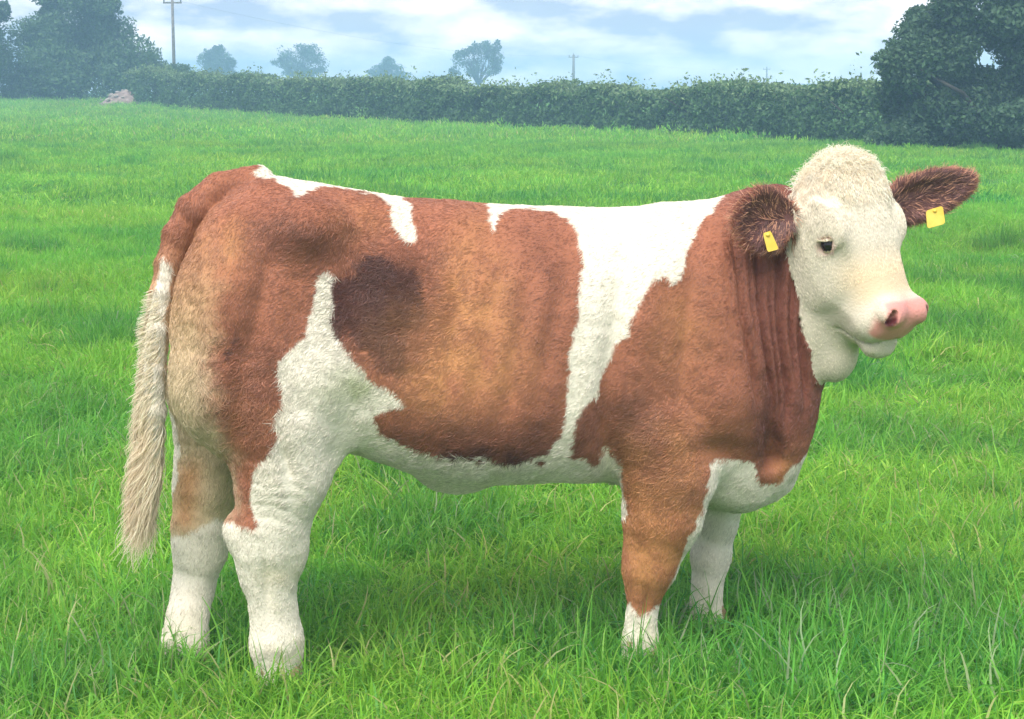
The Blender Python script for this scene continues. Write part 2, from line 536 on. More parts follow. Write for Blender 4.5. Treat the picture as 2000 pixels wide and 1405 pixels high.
# hedge along the far side of the field, a trimmed run of hawthorn
HEDGE_A, HEDGE_B = np.array([-18.6, 86.0]), np.array([13.5, 35.0])
def hedge():
    root = empty('hedge', (-2, 58, 0))
    tag(root, 'long trimmed green hedge running across the far side of the field', 'hedge')
    o0 = np.array([-2, 58, 0.0])
    dirv = (HEDGE_B - HEDGE_A); ln = np.linalg.norm(dirv); dirv = dirv / ln
    nr = np.array([-dirv[1], dirv[0]])
    if nr[1] > 0: nr = -nr                                   # towards the field
    n = 230000
    t = rng.random(n) ** .85
    base = HEDGE_A + (HEDGE_B - HEDGE_A) * t[:, None]
    hgt = np.interp(t, [0, .3, .6, .8, 1], [1.62, 1.42, 1.36, 1.34, 1.36])
    wid = 1.15
    face = rng.random(n)
    ph = rng.random(n)
    zr = np.where(face < .62, ph, 1.0)                        # front face, or the top
    off = np.where(face < .62, .55 - .25 * ph ** 2, rng.uniform(-1, .35, n)) * wid
    depth = rng.random(n) ** 1.3 * .7
    p3 = np.stack([base[:, 0], base[:, 1], zr * 2], -1)
    bul = .42 * fbm3(p3, .8, 3, 95) + .18 * fbm3(p3, 2.5, 2, 96)
    hh = hgt * (1 + .27 * fbm3(np.stack([t * 42, t * 0, t * 0], -1), 1.0, 4, 97))
    off = np.where(face < .62, off + bul - depth, off)
    z = np.where(face < .62, zr * hh, hh + bul * .5 - depth * .6 + .0)
    x = base[:, 0] + nr[0] * off; y = base[:, 1] + nr[1] * off
    P = np.stack([x, y, z + ground(x, y)], -1)
    d = np.tile(np.array([nr[0], nr[1], .3]), (n, 1))
    f = fbm3(P, 1.7, 2, 98) + .25 * rng.standard_normal(n)
    m = f > np.quantile(f, .24)
    P, d, zr, t = P[m], d[m], (z / hh)[m], t[m]
    c0, c1, c2 = (np.array(c) for c in PAL_HEDGE)
    f = (fbm3(P, .8, 3, 99) * .6 + .5).clip(0, 1)[:, None]
    col = c0 * (1 - f) + c1 * f
    new = (smooth01(.7, 1.0, zr + .15 * rng.standard_normal(len(P))) * (rng.random(len(P)) < .55))[:, None]      # paler shoots, and skylight on the top leaves painted into the colour
    col = col * (1 - new) + c2 * new
    col = col * (1 + .22 * rng.standard_normal((len(P), 1))).clip(.45, 1.6)
    Vv, Qq, Cc = leaves(P - o0, .058, col, out=d)
    o = mesh_obj('foliage', Vv, Qq, m_leaf, root); set_color(o.data, 'leaf', Cc)
    # upright shoots standing above the trim
    k = 2600
    t = rng.random(k); b = HEDGE_A + (HEDGE_B - HEDGE_A) * t[:, None]
    off = rng.uniform(-.8, .3, k)
    x = b[:, 0] + nr[0] * off; y = b[:, 1] + nr[1] * off
    z0 = np.interp(t, [0, .3, .6, .8, 1], [1.62, 1.42, 1.36, 1.34, 1.36]) * (1 + .27 * fbm3(np.stack([t * 42, t * 0, t * 0], -1), 1.0, 4, 97)) * .95 + ground(x, y)
    hgt = rng.gamma(1.6, .10, k)
    PP = []
    for i in range(k):
        q = rng.random(9)
        PP.append(np.stack([x[i] + .10 * rng.standard_normal(9) * (1 - .5 * q), y[i] + .1 * rng.standard_normal(9), z0[i] + hgt[i] * q], -1))
    PP = np.concatenate(PP)
    col = np.array(PAL_HEDGE[2]) * (1 + .25 * rng.standard_normal((len(PP), 1))).clip(.4, 1.6)
    Vv, Qq, Cc = leaves(PP - o0, .05, col)
    o = mesh_obj('shoots', Vv, Qq, m_leaf, root); set_color(o.data, 'leaf', Cc)
    # stems and the shaded inside
    vs, fs = [], []
    for i in range(150):
        t = rng.random(); b = HEDGE_A + (HEDGE_B - HEDGE_A) * t
        g = float(ground(b[0], b[1]))
        p0 = np.array([b[0], b[1], g - .1]) - o0
        v, q = tube([tuple(p0), tuple(p0 + [rng.normal(0, .15), rng.normal(0, .15), .6]), tuple(p0 + [rng.normal(0, .3), rng.normal(0, .3), 1.15])], [.05, .035, .015], 5)
        bb = len(vs); vs += v; fs += [tuple(j + bb for j in w) for w in q]
    mesh_obj('stems', vs, fs, m_bark, root)['kind'] = 'stuff'
hedge()

def px(u, v, y): return at_depth(u, v, y)
def gbase(u, y):
    x = at_depth(u, 172, y)[0]
    return (float(x), float(y), float(ground(x, y)))

# the big dark tree at the right-hand end of the hedge
def right_tree():
    y = 35.5
    b = gbase(1965, y)
    S = 40 / F_PX
    blobs = []
    for (u, v, ru, rv) in ((1775, 130, 62, 55), (1800, 85, 55, 40), (1850, 45, 85, 50), (1920, 10, 90, 60), (1752, 195, 46, 55), (1790, 260, 75, 42), (1870, 225, 80, 62),
                           (1860, 105, 65, 55), (1915, 150, 40, 30), (1955, 175, 50, 40), (1960, 60, 70, 40), (2000, 130, 60, 80), (2000, 240, 90, 60), (2080, 60, 110, 110), (2140, 200, 140, 110), (1940, -60, 130, 60), (1930, 200, 60, 35)):
        q = px(u, v, y + rng.uniform(-.5, .7)) - np.array(b)
        blobs.append((q, (ru * S, ru * S * .9, rv * S)))
    blobs = lumps(blobs, 9, .50)
    make_tree('hedgerow_tree', b, blobs, 150000, .052, PAL_DARK, 'big dark bushy tree at the right-hand end of the hedge', trunk_r=.16, limbs=8, keep=.9, scale=2.4, shell=.6, rough=.25, seed=5)
right_tree()

# the big bushes at the left
def left_bushes():
    y = 92.0; S = (y + CAM_D) / F_PX
    b = gbase(160, y)
    blobs = []
    for (u, v, ru, rv) in ((150, 50, 80, 60), (90, 60, 60, 50), (210, 80, 60, 60), (235, 130, 60, 60), (150, 130, 110, 60), (60, 150, 80, 50), (180, 0, 55, 40), (120, -10, 50, 40)):
        q = px(u, v, y + rng.uniform(-1, 1)) - np.array(b); blobs.append((q, (ru * S, ru * S * .9, rv * S)))
    blobs = lumps(blobs, 10, .50)
    make_tree('hawthorn_bush', b, blobs, 90000, .085, PAL_BUSH, 'big rounded green bush beside the earth heap at left', 'bush', trunk_r=.2, limbs=9, keep=.85, scale=1.1, rough=.3, seed=9)
    b = gbase(-20, y - 2)
    blobs = []
    for (u, v, ru, rv) in ((-30, 40, 42, 50), (-10, 110, 34, 50), (-60, 90, 60, 80), (5, 20, 16, 22)):
        q = px(u, v, y - 2) - np.array(b); blobs.append((q, (ru * S, ru * S * .9, rv * S)))
    make_tree('field_tree', b, blobs, 26000, .085, PAL_DARK, 'dark tree cut off by the left edge of the picture', trunk_r=.2, limbs=6, keep=.75, scale=1.0, seed=13)
    b = gbase(300, y + 3)
    blobs = [(px(u, v, y + 3) - np.array(b), (ru * S, ru * S, rv * S)) for (u, v, ru, rv) in ((298, 112, 22, 14), (285, 130, 26, 20), (310, 98, 10, 9), (318, 140, 30, 22), (350, 135, 30, 12))]
    make_tree('sapling', b, blobs, 7000, .075, PAL_BUSH, 'small loose sapling between the big left bush and the hedge', trunk_r=.06, limbs=6, keep=.6, scale=2.2, shell=.8, seed=17)
left_bushes()

# four field trees far behind the hedge
FT = [((430, 215), 'small rounded far tree, nearest the tall pole', ((428, 118, 34, 26), (410, 128, 20, 14), (450, 125, 18, 16), (428, 98, 16, 10), (435, 140, 36, 12)), .82),
      ((592, 225), 'wide two-lobed far tree above the hedge, second from the left', ((570, 118, 32, 24), (612, 112, 30, 26), (595, 98, 22, 14), (632, 130, 14, 16), (545, 122, 14, 12), (590, 138, 44, 14)), .68),
      ((757, 245), 'lowest and smallest of the far trees above the hedge', ((757, 135, 34, 14), (738, 142, 24, 10), (782, 145, 20, 9), (760, 122, 18, 9), (757, 150, 42, 8)), .68),
      ((932, 205), 'tallest far tree with open branches, right of the other far trees', ((905, 115, 28, 22), (950, 100, 26, 22), (970, 120, 16, 30), (925, 92, 18, 10), (890, 140, 14, 12), (935, 135, 30, 20), (968, 90, 14, 12)), .56)]
for k, ((u, y), lab, bl, keep) in enumerate(FT):
    S = (y + CAM_D) / F_PX
    b = gbase(u, y)
    blobs = [(px(a, v, y + rng.uniform(-.5, .5)) - np.array(b), (ru * S, ru * S, rv * S)) for (a, v, ru, rv) in bl]
    blobs = lumps(blobs, 6, .46)
    make_tree('field_tree', b, blobs, 13000, .11, PAL_DARK, lab, 'tree', 'field trees far behind the hedge', .15, 24, keep, 1.15, .8, .3, 23 + k)

# distant wood along the skyline
def far_wood():
    P = []
    for (u0, u1, v0, y) in ((1545, 1760, 165, 420), (1000, 1560, 173, 430), (560, 1000, 172, 430)):
        n = 5000
        u = rng.uniform(u0, u1, n)
        top = v0 + 4 * fbm3(np.stack([u * .03, u * 0, u * 0], -1), 1, 3, 3)
        v = top + rng.random(n) * 22
        for a, c in zip(u, v): P.append(px(a, c, y + rng.uniform(-6, 6)))
    P = np.array(P)
    col = np.array([.05, .09, .04]) * (1 + .25 * rng.standard_normal((len(P), 1))).clip(.4, 1.6)
    Vv, Qq, Cc = leaves(P, .45, col)
    o = mesh_obj('distant_wood', Vv, Qq, m_leaf); set_color(o.data, 'leaf', Cc)
    tag(o, 'low blue-green wood on the skyline beyond the hedge', 'wood', kind='stuff')
far_wood()

# earth and rubble heap by the left bush
def heap():
    y = 84.5
    b = np.array(gbase(240, y))
    S = (y + CAM_D) / F_PX
    n, k = 26, 16
    vs, fs = [], []
    for i in range(n):
        for j in range(k):
            X = (i / (n - 1) - .5) * 2; Y = (j / (k - 1) - .5) * 2
            h = max(0, 1 - abs(X + .0) ** 1.7) * max(0, 1 - abs(Y) ** 2) * (.6 + .4 * (X + 1) / 2)
            vs.append([X * 52 * S, Y * 1.1, h * 36 * S - .06])
    vs = np.array(vs); vs[:, 2] += .10 * fbm3(vs, 2.3, 3, 7) * (vs[:, 2] > .02)
    for i in range(n - 1):
        for j in range(k - 1):
            a = i * k + j; fs.append((a, a + k, a + k + 1, a + 1))
    root = empty('rubble_heap', tuple(b))
    tag(root, 'low reddish earth heap with pale stones at the foot of the left bush', 'heap')
    mesh_obj('earth', vs, fs, noise_mat('heap_earth', (.15, .115, .10), (.28, .22, .195), 5, .95, .1, .5), root, True)
    m_st = noise_mat('heap_stone', (.20, .17, .155), (.36, .33, .30), 4, .9, .1, .3)
    SV, SF = [], []
    for i in range(60):
        q = vs[rng.integers(len(vs))].copy()
        if q[1] > .3: continue
        q = q + [rng.normal(0, .1), -.05, .02]
        r = rng.uniform(.04, .12)
        v, f = [], []
        for t in range(5):
            th = math.pi * t / 4
            for p in range(7):
                ph = 2 * math.pi * p / 7
                w = r * rng.uniform(.75, 1.2)
                v.append(q + w * np.array([math.sin(th) * math.cos(ph) * 1.3, math.sin(th) * math.sin(ph), math.cos(th) * .7]))
        o = len(SV)
        for t in range(4):
            for p in range(7):
                f.append((o + t * 7 + p, o + t * 7 + (p + 1) % 7, o + (t + 1) * 7 + (p + 1) % 7, o + (t + 1) * 7 + p))
        SV += v; SF += f
    st = mesh_obj('stones', SV, SF, m_st, root); st['kind'] = 'stuff'
heap()

# wooden line poles and the wire between them
m_pole = noise_mat('pole_wood', (.10, .085, .07), (.19, .165, .14), 8, .9, .1, .2)
m_wire = noise_mat('wire_metal', (.10, .10, .11), (.14, .14, .15), 3, .6, .3)
def pole(u, v_top, y, label, arm=True, r=.10):
    top = px(u, v_top, y); b = gbase(u, y)
    h = top[2] - b[2]
    root = empty('line_pole', b)
    tag(root, label, 'pole', 'wooden line poles beyond the hedge')
    v, f = tube([(0, 0, -.5), (0, 0, h * .5), (0, 0, h)], [r * 1.15, r, r * .8], 10)
    mesh_obj('post', v, f, m_pole, root, True)
    if arm:
        vs = [(sx_ * .58, sy_ * .05, h - .30 + sz_ * .05) for sx_ in (-1, 1) for sy_ in (-1, 1) for sz_ in (-1, 1)]
        mesh_obj('crossarm', vs, [(0, 1, 3, 2), (4, 6, 7, 5), (0, 4, 5, 1), (2, 3, 7, 6), (0, 2, 6, 4), (1, 5, 7, 3)], m_pole, root)
        for sx_ in (-.52, 0, .52):
            z0 = h - .25 if sx_ else h - .02
            v, f = tube([(sx_, 0, z0), (sx_, 0, z0 + .12), (sx_, 0, z0 + .22)], [.03, .05, .03], 8)
            mesh_obj('insulator', v, f, m_wire, root, True)
    return np.array(b) + [0, 0, h - .1]
p1 = pole(341, -4, 112, 'tallest wooden line pole with a crossarm, left of the far trees')
p2 = pole(1120, 107, 215, 'wooden line pole right of centre, behind the hedge', r=.17)
p3 = pole(1497, 132, 300, 'faint slim line pole behind the hedge, near the right tree', r=.15)
p4 = pole(1350, 153, 330, 'shortest faint pole stub just above the hedge top', False, .12)
def wire(a, b, sag, label):
    pts = [tuple(np.array(a) * (1 - t) + np.array(b) * t - [0, 0, sag * 4 * t * (1 - t)]) for t in np.linspace(0, 1, 24)]
    v, f = tube(pts, [.006] * 24, 5)
    o = mesh_obj('overhead_wire', v, f, m_wire)
    tag(o, label, 'wire')
wire(p1, p2, 1.1, 'thin overhead wire sagging from the tall left pole to the centre pole')
wire(p2, p3, .8, 'thin overhead wire from the centre pole on to the right')

# ------------------------------------------------------------------ the damp air
def haze():
    x0, x1, y0, y1, z0, z1 = -330, 330, -9.5, 470, -3.0, 8.4
    vs = [(x, y, z) for x in (x0, x1) for y in (y0, y1) for z in (z0, z1)]
    fs = [(0, 1, 3, 2), (4, 6, 7, 5), (0, 4, 5, 1), (2, 3, 7, 6), (0, 2, 6, 4), (1, 5, 7, 3)]
    m, n, l = new_mat('damp_air')
    o = n.new('ShaderNodeOutputMaterial'); v = n.new('ShaderNodeVolumePrincipled')
    v.inputs['Color'].default_value = (.42, .69, 1.0, 1)
    v.inputs['Density'].default_value = .0031
    v.inputs['Anisotropy'].default_value = .0
    l.new(v.outputs['Volume'], o.inputs['Volume'])
    q = mesh_obj('haze', vs, fs, m)
    tag(q, 'pale blue damp air that fades the far hedge and trees', 'haze', kind='stuff')
haze()


# ------------------------------------------------------------------ the heifer
YAW = math.radians(10.0)
_ct, _st = math.cos(YAW), math.sin(YAW)
def to_local(p):
    p = np.asarray(p, float)
    return np.stack([p[..., 0] * _ct + p[..., 1] * _st, -p[..., 0] * _st + p[..., 1] * _ct, p[..., 2]], -1)
def to_world(p):
    return np.stack([p[..., 0] * _ct - p[..., 1] * _st, p[..., 0] * _st + p[..., 1] * _ct, p[..., 2]], -1)
_cpl = to_local(_CP)
def L(u, v, yl=0.0):
    """where the bearing (u, v) meets the heifer's own vertical plane y = yl"""
    d = to_local(_CF * F_PX + np.array([1.0, 0, 0]) * (u - 1000) - _CU * (v - 702.5))
    return _cpl + d * ((yl - _cpl[1]) / d[1])
def bearing(pl):
    """inverse of L for an array of local points"""
    r = to_world(pl) - _CP
    d = r @ _CF
    return np.stack([1000 + F_PX * r[:, 0] / d, 702.5 - F_PX * (r @ _CU) / d], -1)
PX = 1.0 / 800.0

# --- trunk and neck: stations along the body: u, top v, bottom v, half width, lean of the section, sideways offset
ST = [(372, 520, 690, .03, 0, 0), (384, 470, 730, .085, 0, 0), (405, 425, 775, .135, 0, 0), (440, 388, 815, .185, 0, 0),
      (505, 346, 850, .215, .02, 0), (600, 354, 862, .225, .05, 0), (700, 372, 885, .235, .10, 0), (800, 386, 918, .25, .14, 0),
      (900, 394, 940, .26, .14, 0), (1000, 402, 938, .262, .12, 0), (1100, 405, 935, .25, .08, 0), (1200, 405, 942, .235, .02, 0),
      (1300, 399, 962, .222, -.02, 0), (1400, 384, 990, .195, -.05, -.01), (1470, 367, 990, .165, -.04, -.03),
      (1530, 366, 950, .128, 0, -.055), (1570, 400, 885, .092, 0, -.07), (1595, 500, 800, .05, 0, -.08), (1605, 600, 730, .02, 0, -.085)]
sx = np.array([L(s[0], 700, s[5])[0] for s in ST])
stop = np.array([L(s[0], s[1], s[5])[2] for s in ST])
sbot = np.array([L(s[0], s[2], s[5])[2] for s in ST])
sw = np.array([s[3] for s in ST]); se = np.array([s[4] for s in ST]); sy = np.array([s[5] for s in ST])
def spline(xs, ys):
    """monotone-ish cubic (Catmull-Rom slopes) evaluated anywhere"""
    m = np.gradient(ys, xs)
    def f(x):
        x = np.clip(x, xs[0], xs[-1])
        i = np.clip(np.searchsorted(xs, x) - 1, 0, len(xs) - 2)
        h = xs[i + 1] - xs[i]
        t = (x - xs[i]) / h
        return ((2*t**3 - 3*t**2 + 1) * ys[i] + (t**3 - 2*t**2 + t) * h * m[i] + (-2*t**3 + 3*t**2) * ys[i+1] + (t**3 - t**2) * h * m[i+1])
    return f
f_top, f_bot, f_w, f_e, f_y = (spline(sx, a) for a in (stop, sbot, sw, se, sy))

# --- sampling lattice (finer round the head)
gx = np.concatenate([np.arange(-1.02, 0.60, 0.0065), np.arange(0.60, 1.22, 0.0045)])
gy = np.arange(-0.46, 0.42, 0.006)
gz = np.concatenate([np.arange(-0.02, 0.62, 0.0065), np.arange(0.62, 1.36, 0.0052)])
FLD = np.full((len(gx), len(gy), len(gz)), 1.0, np.float32)
def box_slice(lo, hi, pad=0.07):
    s = []
    for g, a, b in zip((gx, gy, gz), lo, hi):
        i0 = max(int(np.searchsorted(g, a - pad)) - 1, 0)
        i1 = min(int(np.searchsorted(g, b + pad)) + 1, len(g))
        s.append(slice(i0, max(i1, i0 + 1)))
    return tuple(s)
def grid_of(s):
    return (gx[s[0]].astype(np.float32)[:, None, None], gy[s[1]].astype(np.float32)[None, :, None], gz[s[2]].astype(np.float32)[None, None, :])
def smin(a, b, k):
    h = np.maximum(k - np.abs(a - b), 0) / k
    return np.minimum(a, b) - h * h * k * 0.25
def add(fn, lo, hi, k=0.03):
    s = box_slice(lo, hi)
    FLD[s] = smin(FLD[s], fn(*grid_of(s)).astype(np.float32), k)
def carve(fn, lo, hi, k=0.01):
    s = box_slice(lo, hi, 0.03)
    FLD[s] = -smin(-FLD[s], fn(*grid_of(s)).astype(np.float32), k)

def sd_trunk(x, y, z):
    xx = np.clip(x.astype(np.float64), sx[0], sx[-1])
    t, b, w, e, yc = (f(xx).astype(np.float32) for f in (f_top, f_bot, f_w, f_e, f_y))
    c, h = (t + b) / 2, np.maximum((t - b) / 2, 0.01)
    zr = np.clip((z - c) / h, -1.2, 1.2)
    ww = np.maximum(w * (1 - e * zr), 0.01)
    p = 2.45
    q = (np.abs((y - yc) / ww) ** p + np.abs((z - c) / h) ** p) ** (1 / p)
    d = (q - 1) * np.minimum(ww, h)
    over = np.maximum(sx[0] - x, 0) + np.maximum(x - sx[-1], 0)
    return np.sqrt(np.maximum(d, 0) ** 2 + over ** 2) + np.minimum(d, 0) * (over <= 0)
add(sd_trunk, (sx[0], -.3, sbot.min()), (sx[-1], .3, stop.max()), 0.01)

def ellipsoid(c, r, axes=None):
    c = np.asarray(c, np.float32); r = np.asarray(r, np.float32)
    A = np.eye(3, dtype=np.float32) if axes is None else np.asarray(axes, np.float32)
    def fn(x, y, z):
        dx, dy, dz = x - c[0], y - c[1], z - c[2]
        q, g = 0, 0
        for i in range(3):
            t = (dx * A[i][0] + dy * A[i][1] + dz * A[i][2]) / r[i]
            q = q + t * t
            g = g + (t / r[i]) ** 2
        k0 = np.sqrt(q)
        return k0 * (k0 - 1) / np.maximum(np.sqrt(g), 1e-6)
    rr = np.abs(A.T) @ r
    return fn, c - rr, c + rr
def cone(p0, p1, r0, r1, ysc=1.0):
    p0 = np.asarray(p0, np.float32); p1 = np.asarray(p1, np.float32)
    def fn(x, y, z):
        bx, by, bz = (p1 - p0) * np.array([1, ysc, 1], np.float32)
        ax, ay, az = x - p0[0], (y - p0[1]) * ysc, z - p0[2]
        t = np.clip((ax * bx + ay * by + az * bz) / (bx * bx + by * by + bz * bz), 0, 1)
        return np.sqrt((ax - t * bx) ** 2 + (ay - t * by) ** 2 + (az - t * bz) ** 2) - (r0 + (r1 - r0) * t)
    m = max(r0, r1)
    return fn, np.minimum(p0, p1) - m, np.maximum(p0, p1) + m
def chain(pts, ysc, k=0.02):
    for a, b in zip(pts[:-1], pts[1:]):
        add(*cone(L(a[0], a[1], a[2]), L(b[0], b[1], b[2]), a[3] * PX, b[3] * PX, ysc), k)

# haunches, shoulders
for s in (-1, 1):
    add(*ellipsoid(L(462, 640, 0) * [1, 0, 1] + [0, s * .135, 0], (.155, .118, .28)), .06)
    add(*ellipsoid(L(560, 740, 0) * [1, 0, 1] + [0, s * .155, 0], (.12, .085, .17)), .06)
    add(*ellipsoid(L(1330, 690, 0) * [1, 0, 1] + [0, s * .14, 0], (.16, .09, .26)), .07)
    add(*ellipsoid(L(1290, 860, 0) * [1, 0, 1] + [0, s * .15, 0], (.10, .075, .10)), .05)
    add(*ellipsoid(L(590, 440, 0) * [1, 0, 1] + [0, s * .17, 0], (.09, .05, .06)), .07)
# legs: u, v, own plane, radius in px
chain([(450, 760, -.135, 112), (545, 850, -.15, 95), (552, 925, -.155, 84), (529, 1030, -.155, 66), (523, 1075, -.155, 58),
       (526, 1128, -.155, 46), (534, 1190, -.155, 37), (541, 1252, -.155, 43), (545, 1322, -.155, 44)], 1.12, .035)
add(*ellipsoid(L(464, 1038, -.155), (.034, .030, .045)), .022)
add(*ellipsoid(L(575, 1075, -.155), (.028, .04, .05)), .03)
add(*ellipsoid(L(515, 1262, -.155), (.022, .035, .025)), .02)
chain([(425, 770, .12, 105), (415, 880, .125, 68), (402, 950, .125, 60), (394, 1030, .125, 54), (390, 1080, .125, 47),
       (377, 1150, .125, 36), (366, 1208, .09, 35), (361, 1258, .07, 42), (359, 1303, .065, 42)], 1.0, .035)
chain([(1290, 850, -.15, 92), (1305, 935, -.15, 84), (1294, 1010, -.15, 74), (1275, 1080, -.15, 53), (1266, 1118, -.15, 47), (1260, 1158, -.15, 31),
       (1254, 1200, -.15, 27), (1250, 1252, -.15, 33), (1248, 1305, -.15, 35)], 1.05, .03)
chain([(1420, 880, .10, 80), (1412, 960, .11, 48), (1402, 1020, .115, 38), (1388, 1088, .12, 38), (1381, 1140, .12, 28),
       (1380, 1175, .12, 28), (1381, 1215, .12, 34), (1382, 1240, .12, 33)], 1.0, .03)
# brisket, dewlap fold, navel fold, flank fold
add(*ellipsoid(L(1445, 888, -.02), (.12, .088, .11)), .06)
add(*cone(L(1545, 700, -.09), L(1512, 930, -.05), .055, .04, 1.3), .04)
add(*cone(L(1560, 680, -.09), L(1590, 752, -.09), .045, .018, 1.6), .03)
add(*ellipsoid(L(888, 915, -.02), (.085, .045, .062)), .05)
add(*cone(L(690, 800, -.16), L(640, 880, -.155), .06, .035, 1.6), .05)
carve(*cone(L(1503, 745, -.235), L(1512, 900, -.16), .012, .022, .7), .03)
# tail
TAIL = [(505, 352, 0, 30), (430, 374, -.0, 34), (382, 412, 0, 33), (352, 460, 0, 30), (332, 515, -.01, 26), (318, 570, -.02, 24),
        (308, 640, -.03, 23), (302, 720, -.03, 22), (300, 800, -.03, 22), (296, 880, -.03, 20), (290, 950, -.03, 12)]
chain(TAIL, 1.0, .008)

def unit_(a): return a / np.linalg.norm(a)
# --- head: own frame: a = poll to muzzle, b = sideways (to the picture's right), c = out of the face
_n = to_local(np.array([math.sin(math.radians(45)), -math.cos(math.radians(45)), 0.0]))
_zz = np.array([0, 0, 1.0])
HA = 0.515 * _n - 0.857 * _zz
HC = 0.857 * _n + 0.515 * _zz
HB = np.cross(HC, HA); HB /= np.linalg.norm(HB)
if (to_world(HB))[0] < 0: HB = -HB
H0 = L(1644, 326, -.15)
HEAD = np.array([HA, HB, HC])
def H(a, b, c): return H0 + HA * a + HB * b + HC * c
# a, half width, face side, jaw side
HS = np.array([(-.018, .05, -.02, -.07), (.0, .098, .006, -.11), (.035, .130, .026, -.15), (.08, .145, .036, -.19), (.14, .152, .037, -.215), (.19, .145, .028, -.24),
               (.24, .129, .016, -.255), (.285, .114, .010, -.245), (.32, .102, .007, -.215), (.355, .097, .007, -.185), (.385, .092, .003, -.168), (.408, .079, -.010, -.152), (.424, .060, -.034, -.138), (.434, .03, -.065, -.118)])
h_w, h_t, h_b = (spline(HS[:, 0], HS[:, i]) for i in (1, 2, 3))
def head_coords(x, y, z):
    dx, dy, dz = x - H0[0], y - H0[1], z - H0[2]
    return [dx * A[0] + dy * A[1] + dz * A[2] for A in HEAD]
def sd_head(x, y, z):
    a, b, c = (q.astype(np.float64) for q in head_coords(x, y, z))
    aa = np.clip(a, HS[0, 0], HS[-1, 0])
    w, t, bt = h_w(aa), h_t(aa), h_b(aa)
    cc, h = (t + bt) / 2, (t - bt) / 2
    cr = np.clip((c - cc) / h, -1.1, 1.1)
    ww = w * (1 - .30 * np.clip(-cr, 0, 1) - .06 * np.clip(cr, 0, 1))
    p = 2.6
    q = (np.abs(b / ww) ** p + np.abs((c - cc) / h) ** p) ** (1 / p)
    d = (q - 1) * np.minimum(ww, h)
    over = np.maximum(HS[0, 0] - a, 0) + np.maximum(a - HS[-1, 0], 0)
    return np.sqrt(np.maximum(d, 0) ** 2 + over ** 2) + np.minimum(d, 0) * (over <= 0)
_c8 = np.array([H(a, b, c) for a in (-.04, .48) for b in (-.12, .12) for c in (-.24, .04)])
add(sd_head, _c8.min(0), _c8.max(0), .022)
# throat, brow ridges, cheeks, nose pad, upper lip, chin
add(*ellipsoid(L(1628, 685, -.15), (.062, .05, .078)), .04)
add(*ellipsoid(L(1600, 600, -.15), (.06, .06, .10)), .05)
for s in (-1, 1):
    add(*ellipsoid(H(.150, s * .130, -.008), (.040, .010, .022), HEAD), .05)      # brow
    add(*ellipsoid(H(.225, s * .094, -.12), (.075, .03, .07), HEAD), .03)          # cheek
    add(*ellipsoid(H(.386, s * .052, -.014), (.034, .042, .028), HEAD), .022)      # nostril wing
    add(*ellipsoid(H(.380, s * .056, -.072), (.042, .038, .042), HEAD), .02)       # lip pad
add(*ellipsoid(H(.424, 0, -.116), (.034, .058, .032), HEAD), .016)                  # chin
add(*ellipsoid(H(.03, 0, .010), (.06, .10, .026), HEAD), .06)                        # poll
for s in (-1, 1):
    carve(*ellipsoid(H(.402, s * .072, -.004), (.022, .011, .024), np.array([HEAD.T @ unit_(np.array([.75, s * .45, -.35])), HEAD.T @ unit_(np.array([-s * .45, .75, 0])), HC])), .008)
    carve(*ellipsoid(H(.182, s * .152, -.042), (.0145, .028, .025), np.array([HEAD.T @ np.array([.90, 0, .43]), HB, HEAD.T @ np.array([-.43, 0, .90])])), .008)
# mouth slit
def sd_mouth(x, y, z):
    a, b, c = head_coords(x, y, z)
    m = (a - .417) * .55 - (c + .080) * .835 - 6.5 * b * b
    skin = sd_head(x, y, z)
    return np.maximum(np.maximum(np.abs(m) - .0035, -(skin + .020)), .375 - a - .35 * np.abs(b))
carve(sd_mouth, H(.38, 0, -.10) - .13, H(.38, 0, -.10) + .13, .006)
# ears
EAR = []
for base, mid, tip, rad, face in ((L(1556, 425, -.19), L(1505, 425, -.20), L(1442, 436, -.25), .074, np.array([.25, -1, .1])),
                                  (H(.105, .112, -.06), L(1840, 405, -.02), L(1893, 354, .0), .057, np.array([.45, -1, .0]))):
    e1 = tip - base; ln = np.linalg.norm(e1); e1 = e1 / ln
    e3 = to_local(face); e3 = e3 - e1 * (e3 @ e1); e3 /= np.linalg.norm(e3)
    e2 = np.cross(e3, e1)
    cc = (base + tip) / 2 + e1 * .01
    A = np.array([e1, e2, e3])
    EAR.append((cc, A, ln, rad, base, tip))
    add(*ellipsoid(cc, (ln / 2 + .005, rad, .022), A), .015)
    add(*cone(base - e1 * .02, base + e1 * .06, .03, .034), .02)
    carve(*ellipsoid(cc + e3 * .026 + e1 * .005, (ln / 2 - .012, rad - .012, .026), A), .008)

